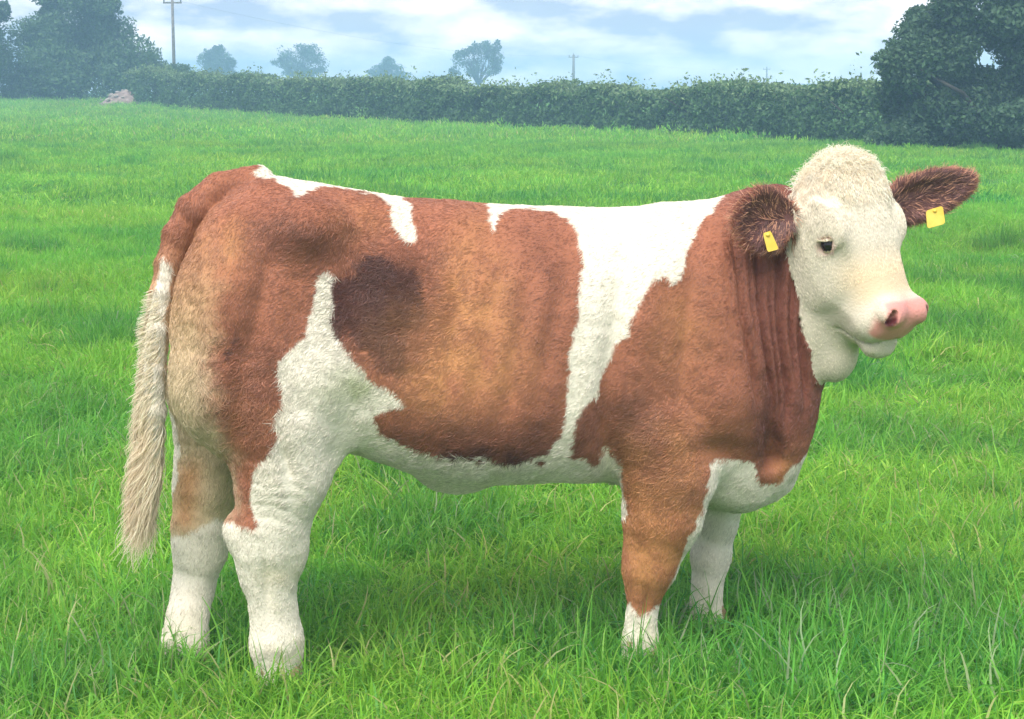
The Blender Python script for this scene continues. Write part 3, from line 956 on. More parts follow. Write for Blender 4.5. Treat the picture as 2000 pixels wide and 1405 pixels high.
# --- naive surface nets on the lattice
def surface_nets(F):
    S = F < 0
    nx, ny, nz = F.shape
    acc = np.zeros((nx - 1, ny - 1, nz - 1), np.int8)
    for dx in (0, 1):
        for dy in (0, 1):
            for dz in (0, 1):
                acc += S[dx:nx - 1 + dx, dy:ny - 1 + dy, dz:nz - 1 + dz]
    act = (acc > 0) & (acc < 8)
    idx = np.full(act.shape, -1, np.int64)
    ii = np.argwhere(act)
    idx[act] = np.arange(len(ii))
    P = np.zeros((len(ii), 3)); C = np.zeros(len(ii))
    cor = [(a, b, c) for a in (0, 1) for b in (0, 1) for c in (0, 1)]
    vals = {q: F[ii[:, 0] + q[0], ii[:, 1] + q[1], ii[:, 2] + q[2]].astype(float) for q in cor}
    for q in cor:
        for ax in range(3):
            if q[ax] == 0:
                r = list(q); r[ax] = 1; r = tuple(r)
                v0, v1 = vals[q], vals[r]
                m = (v0 < 0) != (v1 < 0)
                t = np.where(m, v0 / np.where(m, v0 - v1, 1), 0)
                pt = np.tile(np.array(q, float), (len(ii), 1))
                pt[:, ax] = t
                P[m] += pt[m]; C[m] += 1
    P = P / C[:, None] + ii
    V = np.stack([np.interp(P[:, k], np.arange(len(g)), g) for k, g in enumerate((gx, gy, gz))], -1)
    quads = []
    for ax in range(3):
        o1, o2 = (ax + 1) % 3, (ax + 2) % 3
        sl0 = [slice(1, None)] * 3; sl1 = [slice(1, None)] * 3
        sl0 = [slice(1, n - 1) for n in F.shape]; sl1 = list(sl0)
        sl0[ax] = slice(0, F.shape[ax] - 1); sl1[ax] = slice(1, F.shape[ax])
        a, b = S[tuple(sl0)], S[tuple(sl1)]
        e = np.argwhere(a != b)
        off = np.array([1, 1, 1]); off[ax] = 0
        e0 = e + off
        flip = a[e[:, 0], e[:, 1], e[:, 2]]
        def cell(d1, d2):
            c = e0.copy(); c[:, o1] += d1; c[:, o2] += d2
            return idx[c[:, 0], c[:, 1], c[:, 2]]
        q = np.stack([cell(-1, -1), cell(0, -1), cell(0, 0), cell(-1, 0)], -1)
        q[~flip] = q[~flip][:, ::-1]
        quads.append(q)
    Q = np.concatenate(quads)
    return V, Q
V, Q = surface_nets(FLD)

# keep the one connected body
def largest(V, Q):
    lab = np.arange(len(V))
    for _ in range(200):
        m = lab[Q].min(1)
        new = lab.copy()
        np.minimum.at(new, Q.ravel(), np.repeat(m, 4))
        new = new[new]
        if (new == lab).all(): break
        lab = new
    main = np.bincount(lab).argmax()
    keep = lab == main
    remap = np.cumsum(keep) - 1
    return V[keep], remap[Q[keep[Q].all(1)]]
V, Q = largest(V, Q)
E = np.concatenate([Q[:, [0, 1]], Q[:, [1, 2]], Q[:, [2, 3]], Q[:, [3, 0]]])
def relax(V, n, lam=0.5):
    deg = np.bincount(E[:, 0], minlength=len(V)) + np.bincount(E[:, 1], minlength=len(V))
    for _ in range(n):
        for l in (lam, -lam * 1.02):
            s = np.zeros_like(V)
            for k in range(3):
                s[:, k] = np.bincount(E[:, 0], V[E[:, 1], k], len(V)) + np.bincount(E[:, 1], V[E[:, 0], k], len(V))
            V = V + l * (s / deg[:, None] - V)
    return V
def normals(V):
    a, b, c, d = (V[Q[:, i]] for i in range(4))
    fn = np.cross(c - a, d - b)
    N = np.zeros_like(V)
    for k in range(3):
        for i in range(4):
            N[:, k] += np.bincount(Q[:, i], fn[:, k], len(V))
    return N / np.maximum(np.linalg.norm(N, axis=1, keepdims=True), 1e-12)
V = relax(V, 4)
N = normals(V)
if (N[:, 2] * (V[:, 2] - .7)).mean() < 0:
    Q = Q[:, ::-1].copy(); N = normals(V)

# --- where each point of the skin belongs
hc = np.stack(head_coords(V[:, 0], V[:, 1], V[:, 2]), -1)
d_head = sd_head(V[:, 0:1], V[:, 1:2], V[:, 2:3])[:, 0]
d_body = sd_trunk(V[:, 0:1, None], V[:, 1:2, None], V[:, 2:3, None])[:, 0, 0]
d_thr = np.minimum(*[ellipsoid(L(*a), r)[0](V[:, 0], V[:, 1], V[:, 2]) for a, r in (((1628, 685, -.15), (.062, .05, .078)), ((1600, 600, -.15), (.06, .06, .10)))])
d_ear = np.full(len(V), 1.0); ear_in = np.zeros(len(V))
for cc, A, ln, rad, base, tip in EAR:
    q = (V - cc) @ A.T
    k = np.sqrt((q[:, 0] / (ln / 2 + .008)) ** 2 + (q[:, 1] / (rad + .006)) ** 2 + (q[:, 2] / .034) ** 2)
    near = k < 1.06
    d_ear = np.where(near, -0.01, d_ear)
    inner = near & ((N @ A[2]) > .35) & (np.sqrt((q[:, 0] / (ln / 2)) ** 2 + (q[:, 1] / rad) ** 2) < .86)
    ear_in = np.maximum(ear_in, inner * 1.0)
is_head = (np.minimum(d_head, d_thr) < d_body + .008) & (hc[:, 0] > -.06)
uv = bearing(V)

# neck folds: ridges that run from behind the ear down the neck to the brisket
def folds(uv, P):
    u, v = uv[:, 0], uv[:, 1]
    t = np.clip((v - 380) / 480, 0, 1.2)
    u0 = 1385 + 75 * t; u1 = 1575 + 5 * t
    s = (u - u0) / (u1 - u0)
    m = smooth01(-.05, .25, s) * (1 - smooth01(.95, 1.1, s)) * smooth01(370, 440, v) * (1 - smooth01(720, 880, v))
    s = s + .045 * fbm3(P, 7, 2, 4)
    out = 0
    for si, wi, dp, v0, v1 in ((.07, .035, .7, 430, 700), (.20, .05, 1.0, 400, 860), (.33, .03, .6, 480, 720), (.43, .045, 1.1, 400, 840), (.55, .03, .7, 500, 900),
                               (.66, .05, 1.25, 420, 900), (.80, .04, .9, 480, 780), (.92, .05, 1.0, 520, 860)):
        e = smooth01(v0, v0 + 90, v) * (1 - smooth01(v1 - 120, v1, v))
        out = out - dp * e * np.exp(-((s - si) / wi) ** 2)
    return m * (out + .35)
fo = folds(uv, V)
V = V + N * (fo * .020 * (~is_head) * (d_ear > 0) * (V[:, 1] < .02))[:, None]
# gentle muscle and rib unevenness
body_m = (~is_head) & (d_ear > 0)
V = V + N * (body_m * (.0045 * fbm3(V * [1, 1, .45], 9, 2, 11) + .0022 * fbm3(V, 28, 2, 3)))[:, None]
# bone and muscle under the hide: hook bone, flank hollow, loin, stifle, shoulder blade, ribs
def bump_at(u0, v0, ru, rv, tilt=0.0):
    du, dv = uv[:, 0] - u0, uv[:, 1] - v0
    a, b = du * math.cos(tilt) + dv * math.sin(tilt), -du * math.sin(tilt) + dv * math.cos(tilt)
    return np.exp(-(a / ru) ** 2 - (b / rv) ** 2)
mus = (.007 * bump_at(605, 452, 48, 32) - .022 * bump_at(700, 560, 60, 110, -.25) - .010 * bump_at(750, 455, 90, 35) + .012 * bump_at(625, 770, 60, 70)
       - .010 * bump_at(505, 620, 22, 190, .22) + .008 * bump_at(440, 560, 45, 110, .2) - .014 * bump_at(1200, 690, 26, 180, .12) + .014 * bump_at(1275, 560, 40, 150, .15)
       + .016 * bump_at(1425, 800, 60, 70) - .014 * bump_at(1190, 880, 22, 70) - .010 * bump_at(1345, 640, 20, 140, .1) - .012 * bump_at(1400, 880, 40, 26)
       - .010 * bump_at(560, 900, 16, 80, -.2) - .008 * bump_at(520, 1150, 9, 60, -.1) - .006 * bump_at(1262, 1190, 7, 40))
rib = smooth01(800, 900, uv[:, 0]) * (1 - smooth01(1080, 1180, uv[:, 0])) * smooth01(470, 560, uv[:, 1]) * (1 - smooth01(760, 860, uv[:, 1]))
mus = mus + .0022 * rib * np.sin((uv[:, 0] + .22 * uv[:, 1]) * 2 * math.pi / 62 + 1.2 * fbm3(V, 5, 2, 77))
V = V + N * (1.35 * mus * body_m * (np.abs(V[:, 1]) > .03))[:, None]
# creases of skin across the gaskin above the hock and behind the elbow
m = np.exp(-((uv[:, 0] - 555) / 60) ** 2 - ((uv[:, 1] - 975) / 60) ** 2) * (V[:, 1] < 0)
V = V + N * (m * .0008 * np.sin((uv[:, 1] - .25 * uv[:, 0]) * 2 * math.pi / 24 + 5 * fbm3(V, 14, 2, 9)))[:, None]
N = normals(V)

# --- coat colours
def poly_sd(p, poly):
    """signed distance in px: negative inside"""
    poly = np.asarray(poly, float)
    d = np.full(len(p), 1e9); ins = np.zeros(len(p), bool)
    for i in range(len(poly)):
        a, b = poly[i], poly[(i + 1) % len(poly)]
        e = b - a; w = p - a
        t = np.clip((w @ e) / (e @ e), 0, 1)
        d = np.minimum(d, np.hypot(w[:, 0] - t * e[0], w[:, 1] - t * e[1]))
        c = ((a[1] > p[:, 1]) != (b[1] > p[:, 1]))
        xi = a[0] + (p[:, 1] - a[1]) / (e[1] if abs(e[1]) > 1e-9 else 1e-9) * e[0]
        ins ^= c & (p[:, 0] < xi)
    return np.where(ins, -d, d)
WHITE = [
    [(498, 338), (515, 318), (545, 322), (640, 335), (760, 352), (830, 372), (795, 384), (803, 402), (812, 440), (816, 470), (806, 478), (786, 466), (770, 432), (762, 402), (745, 380), (700, 373), (640, 366), (612, 372), (585, 388), (568, 367), (540, 352), (520, 348)],
    [(957, 395), (1050, 380), (1200, 375), (1330, 360), (1445, 345), (1408, 395), (1372, 432), (1347, 482), (1332, 545), (1312, 558), (1300, 541), (1276, 550), (1250, 580), (1233, 620), (1229, 662), (1204, 682), (1190, 712), (1176, 750), (1170, 775), (1145, 788), (1130, 812), (1118, 866), (1115, 903), (1128, 913), (1168, 906), (1190, 880), (1212, 905), (1222, 1000), (1055, 960), (1074, 892), (1098, 845), (1110, 800), (1111, 742), (1116, 690), (1130, 622), (1139, 500), (1131, 460), (1110, 424), (1080, 411), (1040, 409), (985, 415), (971, 430), (968, 456), (962, 456), (959, 420)],
    [(620, 541), (640, 530), (659, 536), (652, 562), (651, 622), (660, 662), (690, 702), (725, 742), (745, 754), (770, 765), (790, 796), (755, 801), (735, 815), (746, 850), (790, 876), (822, 902), (872, 916), (960, 920), (1075, 918), (1120, 912), (1215, 925), (1220, 1010), (660, 1010), (700, 1500), (200, 1500), (320, 1040), (350, 1045), (430, 1015), (450, 1015), (462, 1022), (494, 1036), (501, 1022), (489, 982), (490, 930), (502, 903), (530, 880), (545, 850), (535, 830), (541, 800), (551, 770), (545, 730), (556, 695), (576, 670), (600, 656), (606, 620), (618, 590)],
    [(1392, 905), (1432, 898), (1474, 908), (1486, 945), (1520, 948), (1545, 915), (1580, 885), (1590, 960), (1500, 1040), (1450, 1040), (1460, 1320), (1340, 1320), (1338, 1150), (1308, 1148), (1330, 1090), (1347, 1045), (1372, 1000), (1384, 950)],
    [(1180, 1185), (1225, 1180), (1245, 1205), (1265, 1198), (1292, 1178), (1330, 1200), (1330, 1400), (1180, 1400)],
    [(316, 500), (334, 520), (326, 590), (325, 640), (322, 760), (345, 830), (352, 880), (335, 990), (300, 1120), (200, 1120), (240, 800)],
]
C_BROWN = lin((152, 98, 74)); C_DARK = lin((82, 50, 44)); C_OCHRE = lin((186, 132, 86)); C_TAN = lin((192, 154, 114))
C_CREAM = lin((206, 188, 154)); C_WHITE = lin((222, 215, 199)); C_NECK = lin((116, 70, 60)); C_FACE = lin((222, 212, 192))
C_PINK = lin((216, 150, 140)); C_EARIN = lin((112, 78, 74)); C_GREY = lin((214, 212, 190))
BLOBS = [  # u, v, ru, rv, colour, weight: darker and lighter markings, with golden highlights and hip-hollow shade painted in
    (742, 590, 100, 98, C_DARK, 1.6), (765, 690, 55, 75, C_DARK, 1.3), (455, 670, 26, 45, C_DARK, .75), (610, 470, 50, 30, C_DARK, .38), (520, 450, 80, 60, C_DARK, .22),
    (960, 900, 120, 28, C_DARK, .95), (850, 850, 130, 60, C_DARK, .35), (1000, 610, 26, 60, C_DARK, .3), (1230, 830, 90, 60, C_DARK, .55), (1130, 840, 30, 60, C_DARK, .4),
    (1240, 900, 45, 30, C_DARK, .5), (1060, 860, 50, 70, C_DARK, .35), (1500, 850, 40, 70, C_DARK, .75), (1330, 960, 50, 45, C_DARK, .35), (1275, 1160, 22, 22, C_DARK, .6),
    (880, 700, 150, 110, C_OCHRE, .6), (930, 560, 70, 130, C_OCHRE, .5), (1080, 640, 30, 160, C_DARK, .2), (700, 430, 60, 50, C_OCHRE, .25), (430, 480, 60, 70, C_OCHRE, .4), (1330, 640, 60, 90, C_OCHRE, .3), (1290, 960, 110, 150, C_OCHRE, .6), (1270, 1100, 80, 100, C_OCHRE, .85),
    (470, 820, 80, 90, C_OCHRE, .25), (1040, 470, 70, 60, C_DARK, .18), (1530, 930, 30, 40, C_OCHRE, .6)]
def coat(P, uv, N_, head, ear, ear_inner, hcc):
    u, v = uv[:, 0], uv[:, 1]
    jag = 5.0 * fbm3(P, 70, 2, 21) + 7.0 * fbm3(P, 22, 2, 22)
    col = np.tile(C_BROWN, (len(P), 1))
    mott = fbm3(P, 14, 3, 31)
    col = col * (1 + .22 * mott + .12 * fbm3(P, 60, 2, 32))[:, None]
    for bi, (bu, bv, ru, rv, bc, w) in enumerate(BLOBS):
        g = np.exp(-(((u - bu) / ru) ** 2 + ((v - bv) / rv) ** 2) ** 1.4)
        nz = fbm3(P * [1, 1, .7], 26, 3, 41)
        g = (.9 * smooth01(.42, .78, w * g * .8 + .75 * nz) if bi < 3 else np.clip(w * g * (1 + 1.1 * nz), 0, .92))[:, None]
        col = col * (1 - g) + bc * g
    # neck: deep red-brown
    t = np.clip((v - 380) / 480, 0, 1.2)
    s = smooth01(1375, 1470, u - 60 * t) * (1 - smooth01(800, 920, v)) * .8
    col = col * (1 - s[:, None]) + C_NECK * s[:, None]
    # buttock: tan above running to cream below
    ub = np.interp(v, [380, 500, 600, 700, 800, 900], [470, 440, 425, 416, 425, 462])
    s = (1 - smooth01(-55, 30, u - ub + 3 * jag)) * smooth01(430, 620, v) * (1 - .0 * v)
    bt = smooth01(520, 800, v)[:, None]
    tanc = C_TAN * (1 - bt) + C_CREAM * bt
    s = (s * np.where(v > 860, .9, .95))[:, None]
    col = col * (1 - s) + tanc * s
    # far gaskin: tan streak down the back of it
    g = np.exp(-((u - (372 - .12 * (v - 900))) / 26) ** 2) * smooth01(870, 930, v) * (1 - smooth01(1010, 1050, v)) * (P[:, 1] > 0)
    col = col * (1 - .7 * g[:, None]) + lin((196, 138, 88)) * .7 * g[:, None]
    g2 = smooth01(395, 420, u) * smooth01(850, 900, v) * (P[:, 1] > .02) * (u < 460)
    col = col * (1 - g2[:, None]) + C_CREAM * g2[:, None]
    d = np.min([poly_sd(uv, w) for w in WHITE], 0) + jag
    wm = 1 - smooth01(-2.0, 2.0, d)
    wm = np.maximum(wm, (N_[:, 2] < -.55) & (P[:, 2] < .62) & (P[:, 2] > .25) & (u > 560) & (u < 1220))
    wc = C_WHITE * (1 + .06 * mott)[:, None]
    g = np.clip(np.exp(-((u - 690) / 55) ** 2 - ((v - 755) / 32) ** 2) * (1 + fbm3(P, 40, 2, 7)) * .75, 0, .8)[:, None]   # grey-green patch on the white flank
    wc = wc * (1 - g) + lin((150, 158, 118)) * g
    g = (np.exp(-((u - 545) / 40) ** 2 - ((v - 1125) / 20) ** 2) * .3 + .5 * smooth01(1120, 1320, v) * (mott + .25).clip(0, 1))[:, None]
    wc = wc * (1 - g) + lin((190, 176, 130)) * g
    col = col * (1 - wm[:, None]) + wc * wm[:, None]
    # tail switch colour
    # head
    hw = np.tile(C_FACE, (len(P), 1)) * (1 + .05 * mott)[:, None]
    g = (smooth01(.20, .29, hcc[:, 0]) * (1 - smooth01(.325, .36, hcc[:, 0])) * smooth01(-.10, -.02, hcc[:, 2]) * .55)[:, None]
    hw = hw * (1 - g) + lin((226, 194, 146)) * g
    g = np.clip(np.exp(-((hcc[:, 0] - .03) / .05) ** 2) * (.5 + fbm3(P, 40, 2, 5)) * .5, 0, .5)[:, None]
    hw = hw * (1 - g) + lin((226, 200, 166)) * g
    nose = smooth01(.350, .372, hcc[:, 0] + .006 * mott) * smooth01(-.078, -.064, hcc[:, 2]) * (1 - smooth01(.084, .096, np.abs(hcc[:, 1]) + .010 * smooth01(.39, .35, hcc[:, 0])))
    hw = hw * (1 - nose[:, None]) + C_PINK * nose[:, None]
    for sgn in (-1, 1):
        nd = np.sqrt(((hcc[:, 0] - .402) / .023) ** 2 + ((hcc[:, 1] - sgn * .070) / .016) ** 2 + ((hcc[:, 2] + .010) / .026) ** 2)
        g = (1 - smooth01(.6, .95, nd))[:, None]
        hw = hw * (1 - g) + lin((96, 50, 52)) * g
        ed = np.sqrt(((hcc[:, 0] - .182) / .026) ** 2 + ((hcc[:, 2] + .042) / .034) ** 2 + ((hcc[:, 1] - sgn * .14) / .04) ** 2)
        g = (.65 * (1 - smooth01(.55, 1.0, ed)))[:, None]
        hw = hw * (1 - g) + lin((206, 160, 150)) * g
    col = np.where(head[:, None], hw, col)
    # ears
    eb = lin((150, 92, 74)) * (1 + .25 * mott)[:, None]
    rim = np.clip(fbm3(P, 50, 2, 61) + .1, 0, .5)[:, None]
    eb = eb * (1 - rim) + lin((196, 140, 112)) * rim
    eb = np.where(ear_inner[:, None] > .5, C_EARIN * (1 + .4 * mott)[:, None], eb)
    col = np.where(ear[:, None], eb, col)
    return np.clip(col * .90, 0.005, .9), nose
skin_col, nose_m = coat(V, uv, N, is_head, d_ear < 0, ear_in, hc)

m_skin = attr_mat('coat_skin', 'coat', .75, .15, 0.0, bump=(160, .25))
m_hair = attr_mat('coat_hair', 'coat', .42, .45, 0.0)
heifer = mesh_obj('heifer', V, Q, m_skin, None, True)
set_color(heifer.data, 'coat', np.where((is_head & (nose_m < .3))[:, None], skin_col * .82, skin_col))  # head skin darkened to stand in for the shade among the hairs
_wa = heifer.data.attributes.new('wet', 'FLOAT', 'POINT'); _wa.data.foreach_set('value', nose_m.astype(np.float32))
_n, _l = m_skin.node_tree.nodes, m_skin.node_tree.links
_at = _n.new('ShaderNodeAttribute'); _at.attribute_name = 'wet'
_mr = _n.new('ShaderNodeMapRange'); _mr.inputs['To Min'].default_value = .75; _mr.inputs['To Max'].default_value = .34
_pb = [q for q in _n if q.type == 'BSDF_PRINCIPLED'][0]
_l.new(_at.outputs['Fac'], _mr.inputs['Value']); _l.new(_mr.outputs['Result'], _pb.inputs['Roughness'])
heifer.rotation_euler = (0, 0, YAW)
tag(heifer, 'brown and white heifer standing side-on in the grass, white face turned to the right', 'cow')

# --- hair
def hair(name, P0, pts, rad, cols, mat, parent):
    n, k = pts.shape[0], pts.shape[1]
    cu = bpy.data.hair_curves.new(name)
    cu.add_curves([k] * n)
    cu.attributes['position'].data.foreach_set('vector', np.ascontiguousarray(pts, np.float32).ravel())
    r = cu.attributes.get('radius') or cu.attributes.new('radius', 'FLOAT', 'POINT')
    r.data.foreach_set('value', np.ascontiguousarray(rad, np.float32).ravel())
    a = cu.attributes.new('coat', 'FLOAT_COLOR', 'CURVE')
    c = np.ones((n, 4), np.float32); c[:, :3] = cols
    a.data.foreach_set('color', c.ravel())
    cu.materials.append(mat)
    o = bpy.data.objects.new(name, cu)
    COL.objects.link(o)
    o.parent = parent
    return o
def unit(a): return a / np.maximum(np.linalg.norm(a, axis=-1, keepdims=True), 1e-9)

T3 = np.concatenate([Q[:, [0, 1, 2]], Q[:, [0, 2, 3]]])
fa = np.linalg.norm(np.cross(V[T3[:, 1]] - V[T3[:, 0]], V[T3[:, 2]] - V[T3[:, 0]]), axis=1)
tn = N[T3].mean(1); tc = V[T3].mean(1)
toward = np.clip((unit(_cpl - tc) * tn).sum(1) * 3 + .6, .3, 1)       # the side turned away needs less
NH = 420000
wgt = fa * toward * (1 + 1.2 * is_head[T3[:, 0]]) * (1 - .97 * nose_m[T3[:, 0]])
pick = rng.choice(len(T3), NH, p=wgt / wgt.sum())
bar = rng.dirichlet((1, 1, 1), NH)
tri = T3[pick]
R0 = (V[tri] * bar[:, :, None]).sum(1)
RN = unit((N[tri] * bar[:, :, None]).sum(1))
r_head = is_head[tri[:, 0]]; r_ear = (d_ear < 0)[tri[:, 0]]; r_in = ear_in[tri[:, 0]]
r_hc = hc[tri[:, 0]]; r_uv = bearing(R0)
hcol, _ = coat(R0, r_uv, RN, r_head & ~r_ear, r_ear, r_in, r_hc)
pale = r_ear & (rng.random(NH) < np.where(r_in > .5, .16, .30))
hcol[pale] = lin((204, 152, 122))
hcol = hcol * (1 + .16 * rng.standard_normal(NH))[:, None].clip(.55, 1.5)
# direction the hair lies
flow = np.tile(np.array([-.75, 0, -.65]), (NH, 1))
z = R0[:, 2]
lowleg = (1 - smooth01(.30, .50, z))[:, None]
flow = flow * (1 - lowleg) + np.array([-.1, 0, -1.0]) * lowleg
rear = (smooth01(-.45, -.7, -R0[:, 0] * -1))[:, None] if False else smooth01(.5, .75, -R0[:, 0])[:, None]
flow = flow * (1 - rear) + np.array([-.15, 0, -1.0]) * rear
nk = smooth01(.45, .6, R0[:, 0])[:, None]
flow = flow * (1 - nk) + np.array([-.25, 0, -1.0]) * nk
hd = unit(HA + HB * (r_hc[:, 1:2] * 1.5 + .18) - HC * .3)
flow = np.where(r_head[:, None], hd, flow)
for cc, A, ln, rad, base, tip in EAR:
    q = (R0 - cc)
    near = r_ear & (np.linalg.norm(q, axis=1) < .16)
    flow = np.where(near[:, None], A[0] * .9 + unit(q) * .8, flow)
T = unit(flow - RN * (flow * RN).sum(1, keepdims=True))
B = np.cross(RN, T)
curly = np.clip(np.exp(-((r_uv[:, 0] - 760) / 110) ** 2 - ((r_uv[:, 1] - 590) / 120) ** 2) + np.exp(-((r_uv[:, 0] - 560) / 110) ** 2 - ((r_uv[:, 1] - 460) / 60) ** 2) * .35
        + .8 * np.exp(-((r_uv[:, 0] - 480) / 90) ** 2 - ((r_uv[:, 1] - 790) / 120) ** 2) + .7 * np.exp(-((r_uv[:, 0] - 930) / 160) ** 2 - ((r_uv[:, 1] - 890) / 50) ** 2)
        + .7 * np.exp(-((r_uv[:, 0] - 1270) / 80) ** 2 - ((r_uv[:, 1] - 900) / 120) ** 2), 0, 1)
ang = (.3 + .9 * curly) * fbm3(R0, 16, 2, 51) * 1.6 + (.2 + .4 * curly) * fbm3(R0, 55, 1, 52) + .22 * rng.standard_normal(NH)
T2 = T * np.cos(ang)[:, None] + B * np.sin(ang)[:, None]
B2 = np.cross(RN, T2)
ln = .0090 * (1 + .35 * rng.standard_normal(NH)).clip(.4, 1.9) * (1 + 1.0 * curly)
ln = np.where(r_head, (.0078 + .007 * (1 - smooth01(.05, .2, r_hc[:, 0]))) * (1 + .3 * rng.standard_normal(NH)).clip(.4, 1.8), ln)
ln = np.where(r_head & (r_hc[:, 0] > .29) & (r_hc[:, 2] > -.17), .006, ln)
ln = np.where(r_ear, .021 * (1 + .4 * rng.standard_normal(NH)).clip(.3, 2), ln)
ln = ln * (1 + .5 * (np.abs(r_uv[:, 0] - 340) < 60) * (r_uv[:, 1] < 860))
lift = (.10 + .26 * curly + .06 * np.abs(rng.standard_normal(NH))) * np.where(r_ear, 1.5, np.where(r_head, .85, 1))
kk = rng.standard_normal(NH) * (.25 + .5 * curly)
pts = np.zeros((NH, 4, 3))
for i, s in enumerate((0, .33, .67, 1.0)):
    pts[:, i] = R0 - RN * .0008 + T2 * (ln * s)[:, None] + RN * (ln * lift * s * (1.6 - .9 * s))[:, None] + B2 * (ln * kk * s * s)[:, None]
rad = np.tile(np.array([.0006, .00055, .0004, .00012]), (NH, 1))
hair('coat', R0, pts, rad, hcol, m_hair, heifer)

# curly tuft on the poll, and longer wisps down the forehead
def tuft():
    m = r_head & ~r_ear & (r_hc[:, 0] < .13) & (r_hc[:, 2] > -.09) & (np.abs(r_hc[:, 1]) < .125)
    fi = np.flatnonzero(m); pw = (1.02 - smooth01(.03, .13, r_hc[fi, 0])) * (1.02 - smooth01(.07, .125, np.abs(r_hc[fi, 1])))
    ids = rng.choice(fi, 4200, p=pw / pw.sum())
    n = len(ids)
    base = R0[ids] + rng.standard_normal((n, 3)) * .002
    a = r_hc[ids, 0]
    up = np.array([0, 0, 1.0])
    w = (1 - smooth01(-.01, .06, a))[:, None]
    dirn = unit(RN[ids] * (.10 + .28 * w) + up * .18 * w + HA * (1.05 - w) + HB * (r_hc[ids, 1:2] * 2 + .1) + rng.standard_normal((n, 3)) * (.12 + .26 * w))
    ln = (.014 + .010 * w[:, 0]) * (1 + .3 * rng.standard_normal(n)).clip(.4, 1.8)
    side = unit(np.cross(dirn, rng.standard_normal((n, 3)))); oth = np.cross(dirn, side)
    ph = rng.uniform(0, 6.28, n); kx = 8
    p = np.zeros((n, kx, 3))
    for i in range(kx):
        s = i / (kx - 1)
        cr = (.003 + .004 * w[:, 0]) * s
        p[:, i] = base + dirn * (ln * s)[:, None] + side * (cr * np.cos(ph + s * 7))[:, None] + oth * (cr * np.sin(ph + s * 7))[:, None] - up * (ln * .25 * s * s)[:, None]
    rad = np.tile(np.linspace(.0008, .00025, kx), (n, 1))
    c = np.where(rng.random((n, 1)) < .3, lin((234, 220, 194)), lin((243, 235, 218))) * (1 + .12 * rng.standard_normal((n, 1)))
    hair('forelock', base, p, rad, c.clip(.05, .93), attr_mat('forelock_hair', 'coat', .6, .15, 0, .4), heifer)
tuft()

# tail switch: long cream hair hanging from the lower tail
def switch():
    n = 5200
    tp = np.array([L(*t[:3]) for t in TAIL])
    k0 = 10.0 - 5.4 * rng.random(n) ** 1.25
    i = np.floor(k0).astype(int).clip(0, len(tp) - 2); f = (k0 - i)[:, None]
    ang = rng.uniform(0, 6.28, n)
    base = tp[i] * (1 - f) + tp[i + 1] * f
    rr = np.interp(k0, [5, 9, 10], [.026, .02, .008])
    off = np.stack([np.cos(ang), np.sin(ang), np.zeros(n)], -1)
    base = base + off * rr[:, None]
    down = L(268, 1090, -.03) - L(296, 850, -.03); down /= np.linalg.norm(down)
    ln = np.interp(k0, [4.6, 6.5, 8, 10], [.025, .045, .10, .14]) * (1 + .22 * rng.standard_normal(n)).clip(.4, 1.5)
    lock = noise3(np.stack([ang * 1.3, k0 * .3, ang * 0], -1), 1.6, 3)
    kx = 9
    p = np.zeros((n, kx, 3))
    sway = rng.standard_normal((n, 3)) * (.011 * ln / .13)[:, None]
    for j in range(kx):
        s = j / (kx - 1)
        spread = off * (.012 * np.sin(s * 3.1))[..., None] if False else off * ((.08 * ln)[:, None] * math.sin(s * 2.6) - .006 * s)
        wav = np.stack([np.sin(s * 9 + lock * 8), np.cos(s * 8 + lock * 9), 0 * lock], -1) * (.011 * s)
        p[:, j] = base + down * (ln * s)[:, None] + spread + wav + sway * s * s + np.array([-.02, 0, 0]) * s * s * (lock[:, None] > 0)
    rad = np.tile(np.linspace(.0011, .0003, kx), (n, 1))
    mixv = (.5 + .5 * lock)[:, None]
    mixv = mixv * np.interp(k0, [6, 9], [.05, .45])[:, None]
    c = lin((238, 228, 206)) * (1 - mixv) + lin((216, 178, 134)) * mixv
    c = c * (1 + .15 * rng.standard_normal((n, 1)))
    hair('tail_switch', base, p, rad, c.clip(.05, .93), attr_mat('switch_hair', 'coat', .55, .2, 0, .35), heifer)
switch()

# eyes with lids, ear tags, hooves
m_eye, _n1, _l1 = new_mat('eye')
_o = _n1.new('ShaderNodeOutputMaterial'); _b = _n1.new('ShaderNodeBsdfPrincipled')
_b.inputs['Base Color'].default_value = (.018, .012, .014, 1); _b.inputs['Roughness'].default_value = .08
_l1.new(_b.outputs['BSDF'], _o.inputs['Surface'])
def ball(c, r, A, nu=20, nv=12):
    vs, fs = [], []
    for i in range(nv + 1):
        th = math.pi * i / nv
        for j in range(nu):
            ph = 2 * math.pi * j / nu
            q = np.array([r[0] * math.sin(th) * math.cos(ph), r[1] * math.sin(th) * math.sin(ph), r[2] * math.cos(th)])
            vs.append(c + A.T @ q)
    for i in range(nv):
        for j in range(nu):
            a, b = i * nu + j, i * nu + (j + 1) % nu
            fs.append((a, b, b + nu, a + nu))
    return vs, fs
m_lid = noise_mat('eyelid_skin', lin((214, 186, 170)), lin((226, 210, 192)), 60, .6, .2)
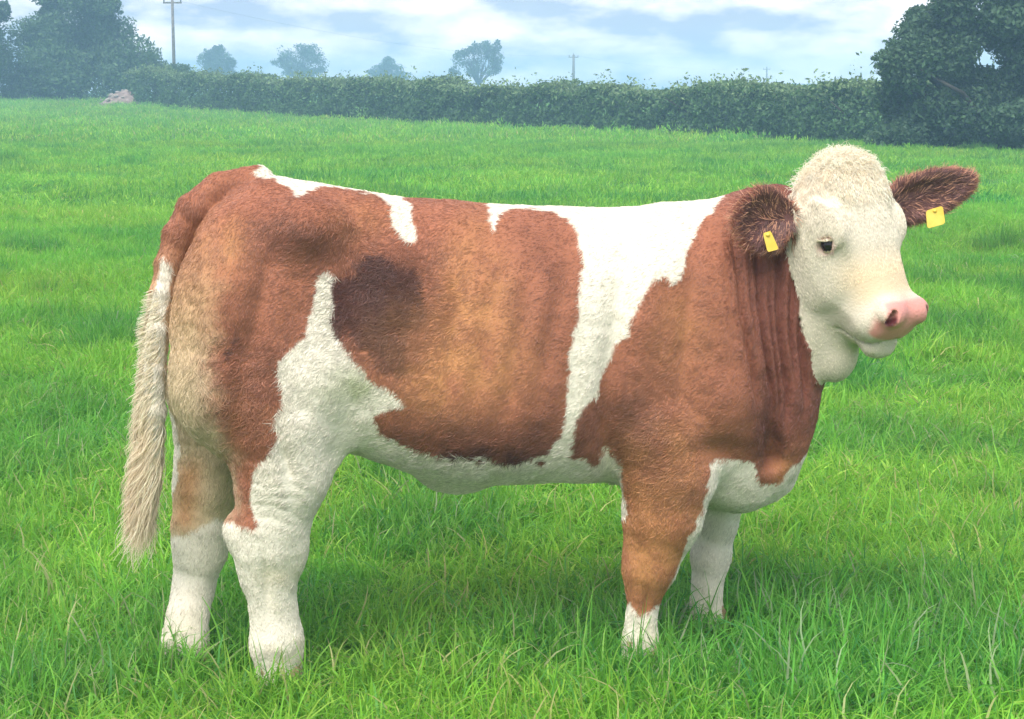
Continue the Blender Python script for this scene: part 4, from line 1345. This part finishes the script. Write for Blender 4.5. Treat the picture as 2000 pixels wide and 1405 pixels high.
for s in (-1, 1):
    c = H(.182, s * .1255, -.042)
    vs, fs = ball(c, (.0205, .0205, .0205), HEAD, 24, 16)
    ey = mesh_obj('eye', vs, fs, m_eye, heifer, True)
    up = unit(HEAD.T @ np.array([-.88, s * .12, .46]))
    vs, fs = ball(c, (.0226, .0226, .0226), HEAD, 40, 30)
    d = unit(np.array(vs) - c) @ up
    for lo, hi in ((.44, 2), (-2, -.60)):
        fk = [f for f in fs if lo < np.mean([d[i] for i in f]) < hi]
        ids = sorted({i for f in fk for i in f}); rm = {a: b for b, a in enumerate(ids)}
        mesh_obj('eyelid', [vs[i] for i in ids], [tuple(rm[i] for i in f) for f in fk], m_lid, ey, True)
def lashes():
    ps, cs = [], []
    for s in (-1, 1):
        c = H(.182, s * .1255, -.042)
        up = unit(HEAD.T @ np.array([-.88, s * .12, .46])); ou = HB * s
        sd = np.cross(up, ou)
        for t in np.linspace(-1.1, 1.1, 60):
            q = c + .0228 * unit(up * .50 + ou * math.cos(t) + sd * math.sin(t))
            d = unit(ou * math.cos(t) + sd * math.sin(t) + up * rng.uniform(-.1, .5))
            l = rng.uniform(.010, .017)
            ps.append([q, q + d * l * .5 - up * .001, q + d * l + up * .001]); cs.append(lin((236, 226, 206)))
    ps = np.array(ps)
    hair('eyelashes', ps[:, 0], ps, np.tile([.0007, .0006, .0002], (len(ps), 1)), np.array(cs), m_hair, heifer)
lashes()

m_tag = noise_mat('tag_plastic', lin((214, 180, 70)), lin((224, 196, 92)), 30, .45, .4)
def plate(corners, thick, nrm):
    c = np.array(corners, float); k = len(c)
    vs = list(c - nrm * thick / 2) + list(c + nrm * thick / 2)
    fs = [tuple(range(k))[::-1], tuple(range(k, 2 * k))] + [(i, (i + 1) % k, k + (i + 1) % k, k + i) for i in range(k)]
    return vs, fs
def ear_tag(quad, yl, bend):
    c = [L(u, v, yl + (j > 1) * bend) for j, (u, v) in enumerate(quad)]
    nrm = np.cross(c[1] - c[0], c[3] - c[0]); nrm /= np.linalg.norm(nrm)
    # rounded corners
    ring = []
    for i in range(4):
        p, a, b = c[i], c[i - 1], c[(i + 1) % 4]
        ring += [p + (a - p) * .14, p + (a - p) * .04 + (b - p) * .04, p + (b - p) * .14]
    vs, fs = plate(ring, .0022, nrm)
    o = mesh_obj('ear_tag', vs, fs, m_tag, heifer)
    mid = (c[0] + c[1]) / 2 * .85 + (c[2] + c[3]) / 2 * .15
    bv, bf = ball(mid, (.006, .006, .005), np.eye(3), 12, 6)
    mesh_obj('stud', bv, bf, m_tag, o, True)
    return o
ear_tag([(1490, 456), (1505, 451), (1521, 487), (1499, 493)], -.255, -.004)
ear_tag([(1808, 412), (1841, 402), (1846, 437), (1811, 447)], -.062, -.006)

m_hoof = noise_mat('hoof_horn', lin((120, 100, 78)), lin((168, 148, 116)), 40, .5, .3, .1)
for (u, v, yl, r) in ((543, 1345, -.155, .055), (358, 1312, .065, .05), (1250, 1312, -.15, .048), (1384, 1246, .12, .044)):
    g = L(u, v, yl)
    for s in (-1, 1):      # two claws
        vs, fs = [], []
        nn = 14
        for hz, sc, sh in ((-.03, 1.0, .012), (0.0, 1.0, .010), (.03, .9, .0), (.055, .75, -.008)):
            for j in range(nn):
                t = 2 * math.pi * j / nn
                vs.append((g[0] + sh + math.cos(t) * r * sc * (1.12 if math.cos(t) > 0 else .9), g[1] + s * (.004 + r * .42) + math.sin(t) * r * .42 * sc, hz + .012))
        for k in range(3):
            for j in range(nn):
                a, b = k * nn + j, k * nn + (j + 1) % nn
                fs.append((a, b, b + nn, a + nn))
        fs.append(tuple(range(nn))[::-1]); fs.append(tuple(range(3 * nn, 4 * nn)))
        mesh_obj('hoof', vs, fs, m_hoof, heifer, True)
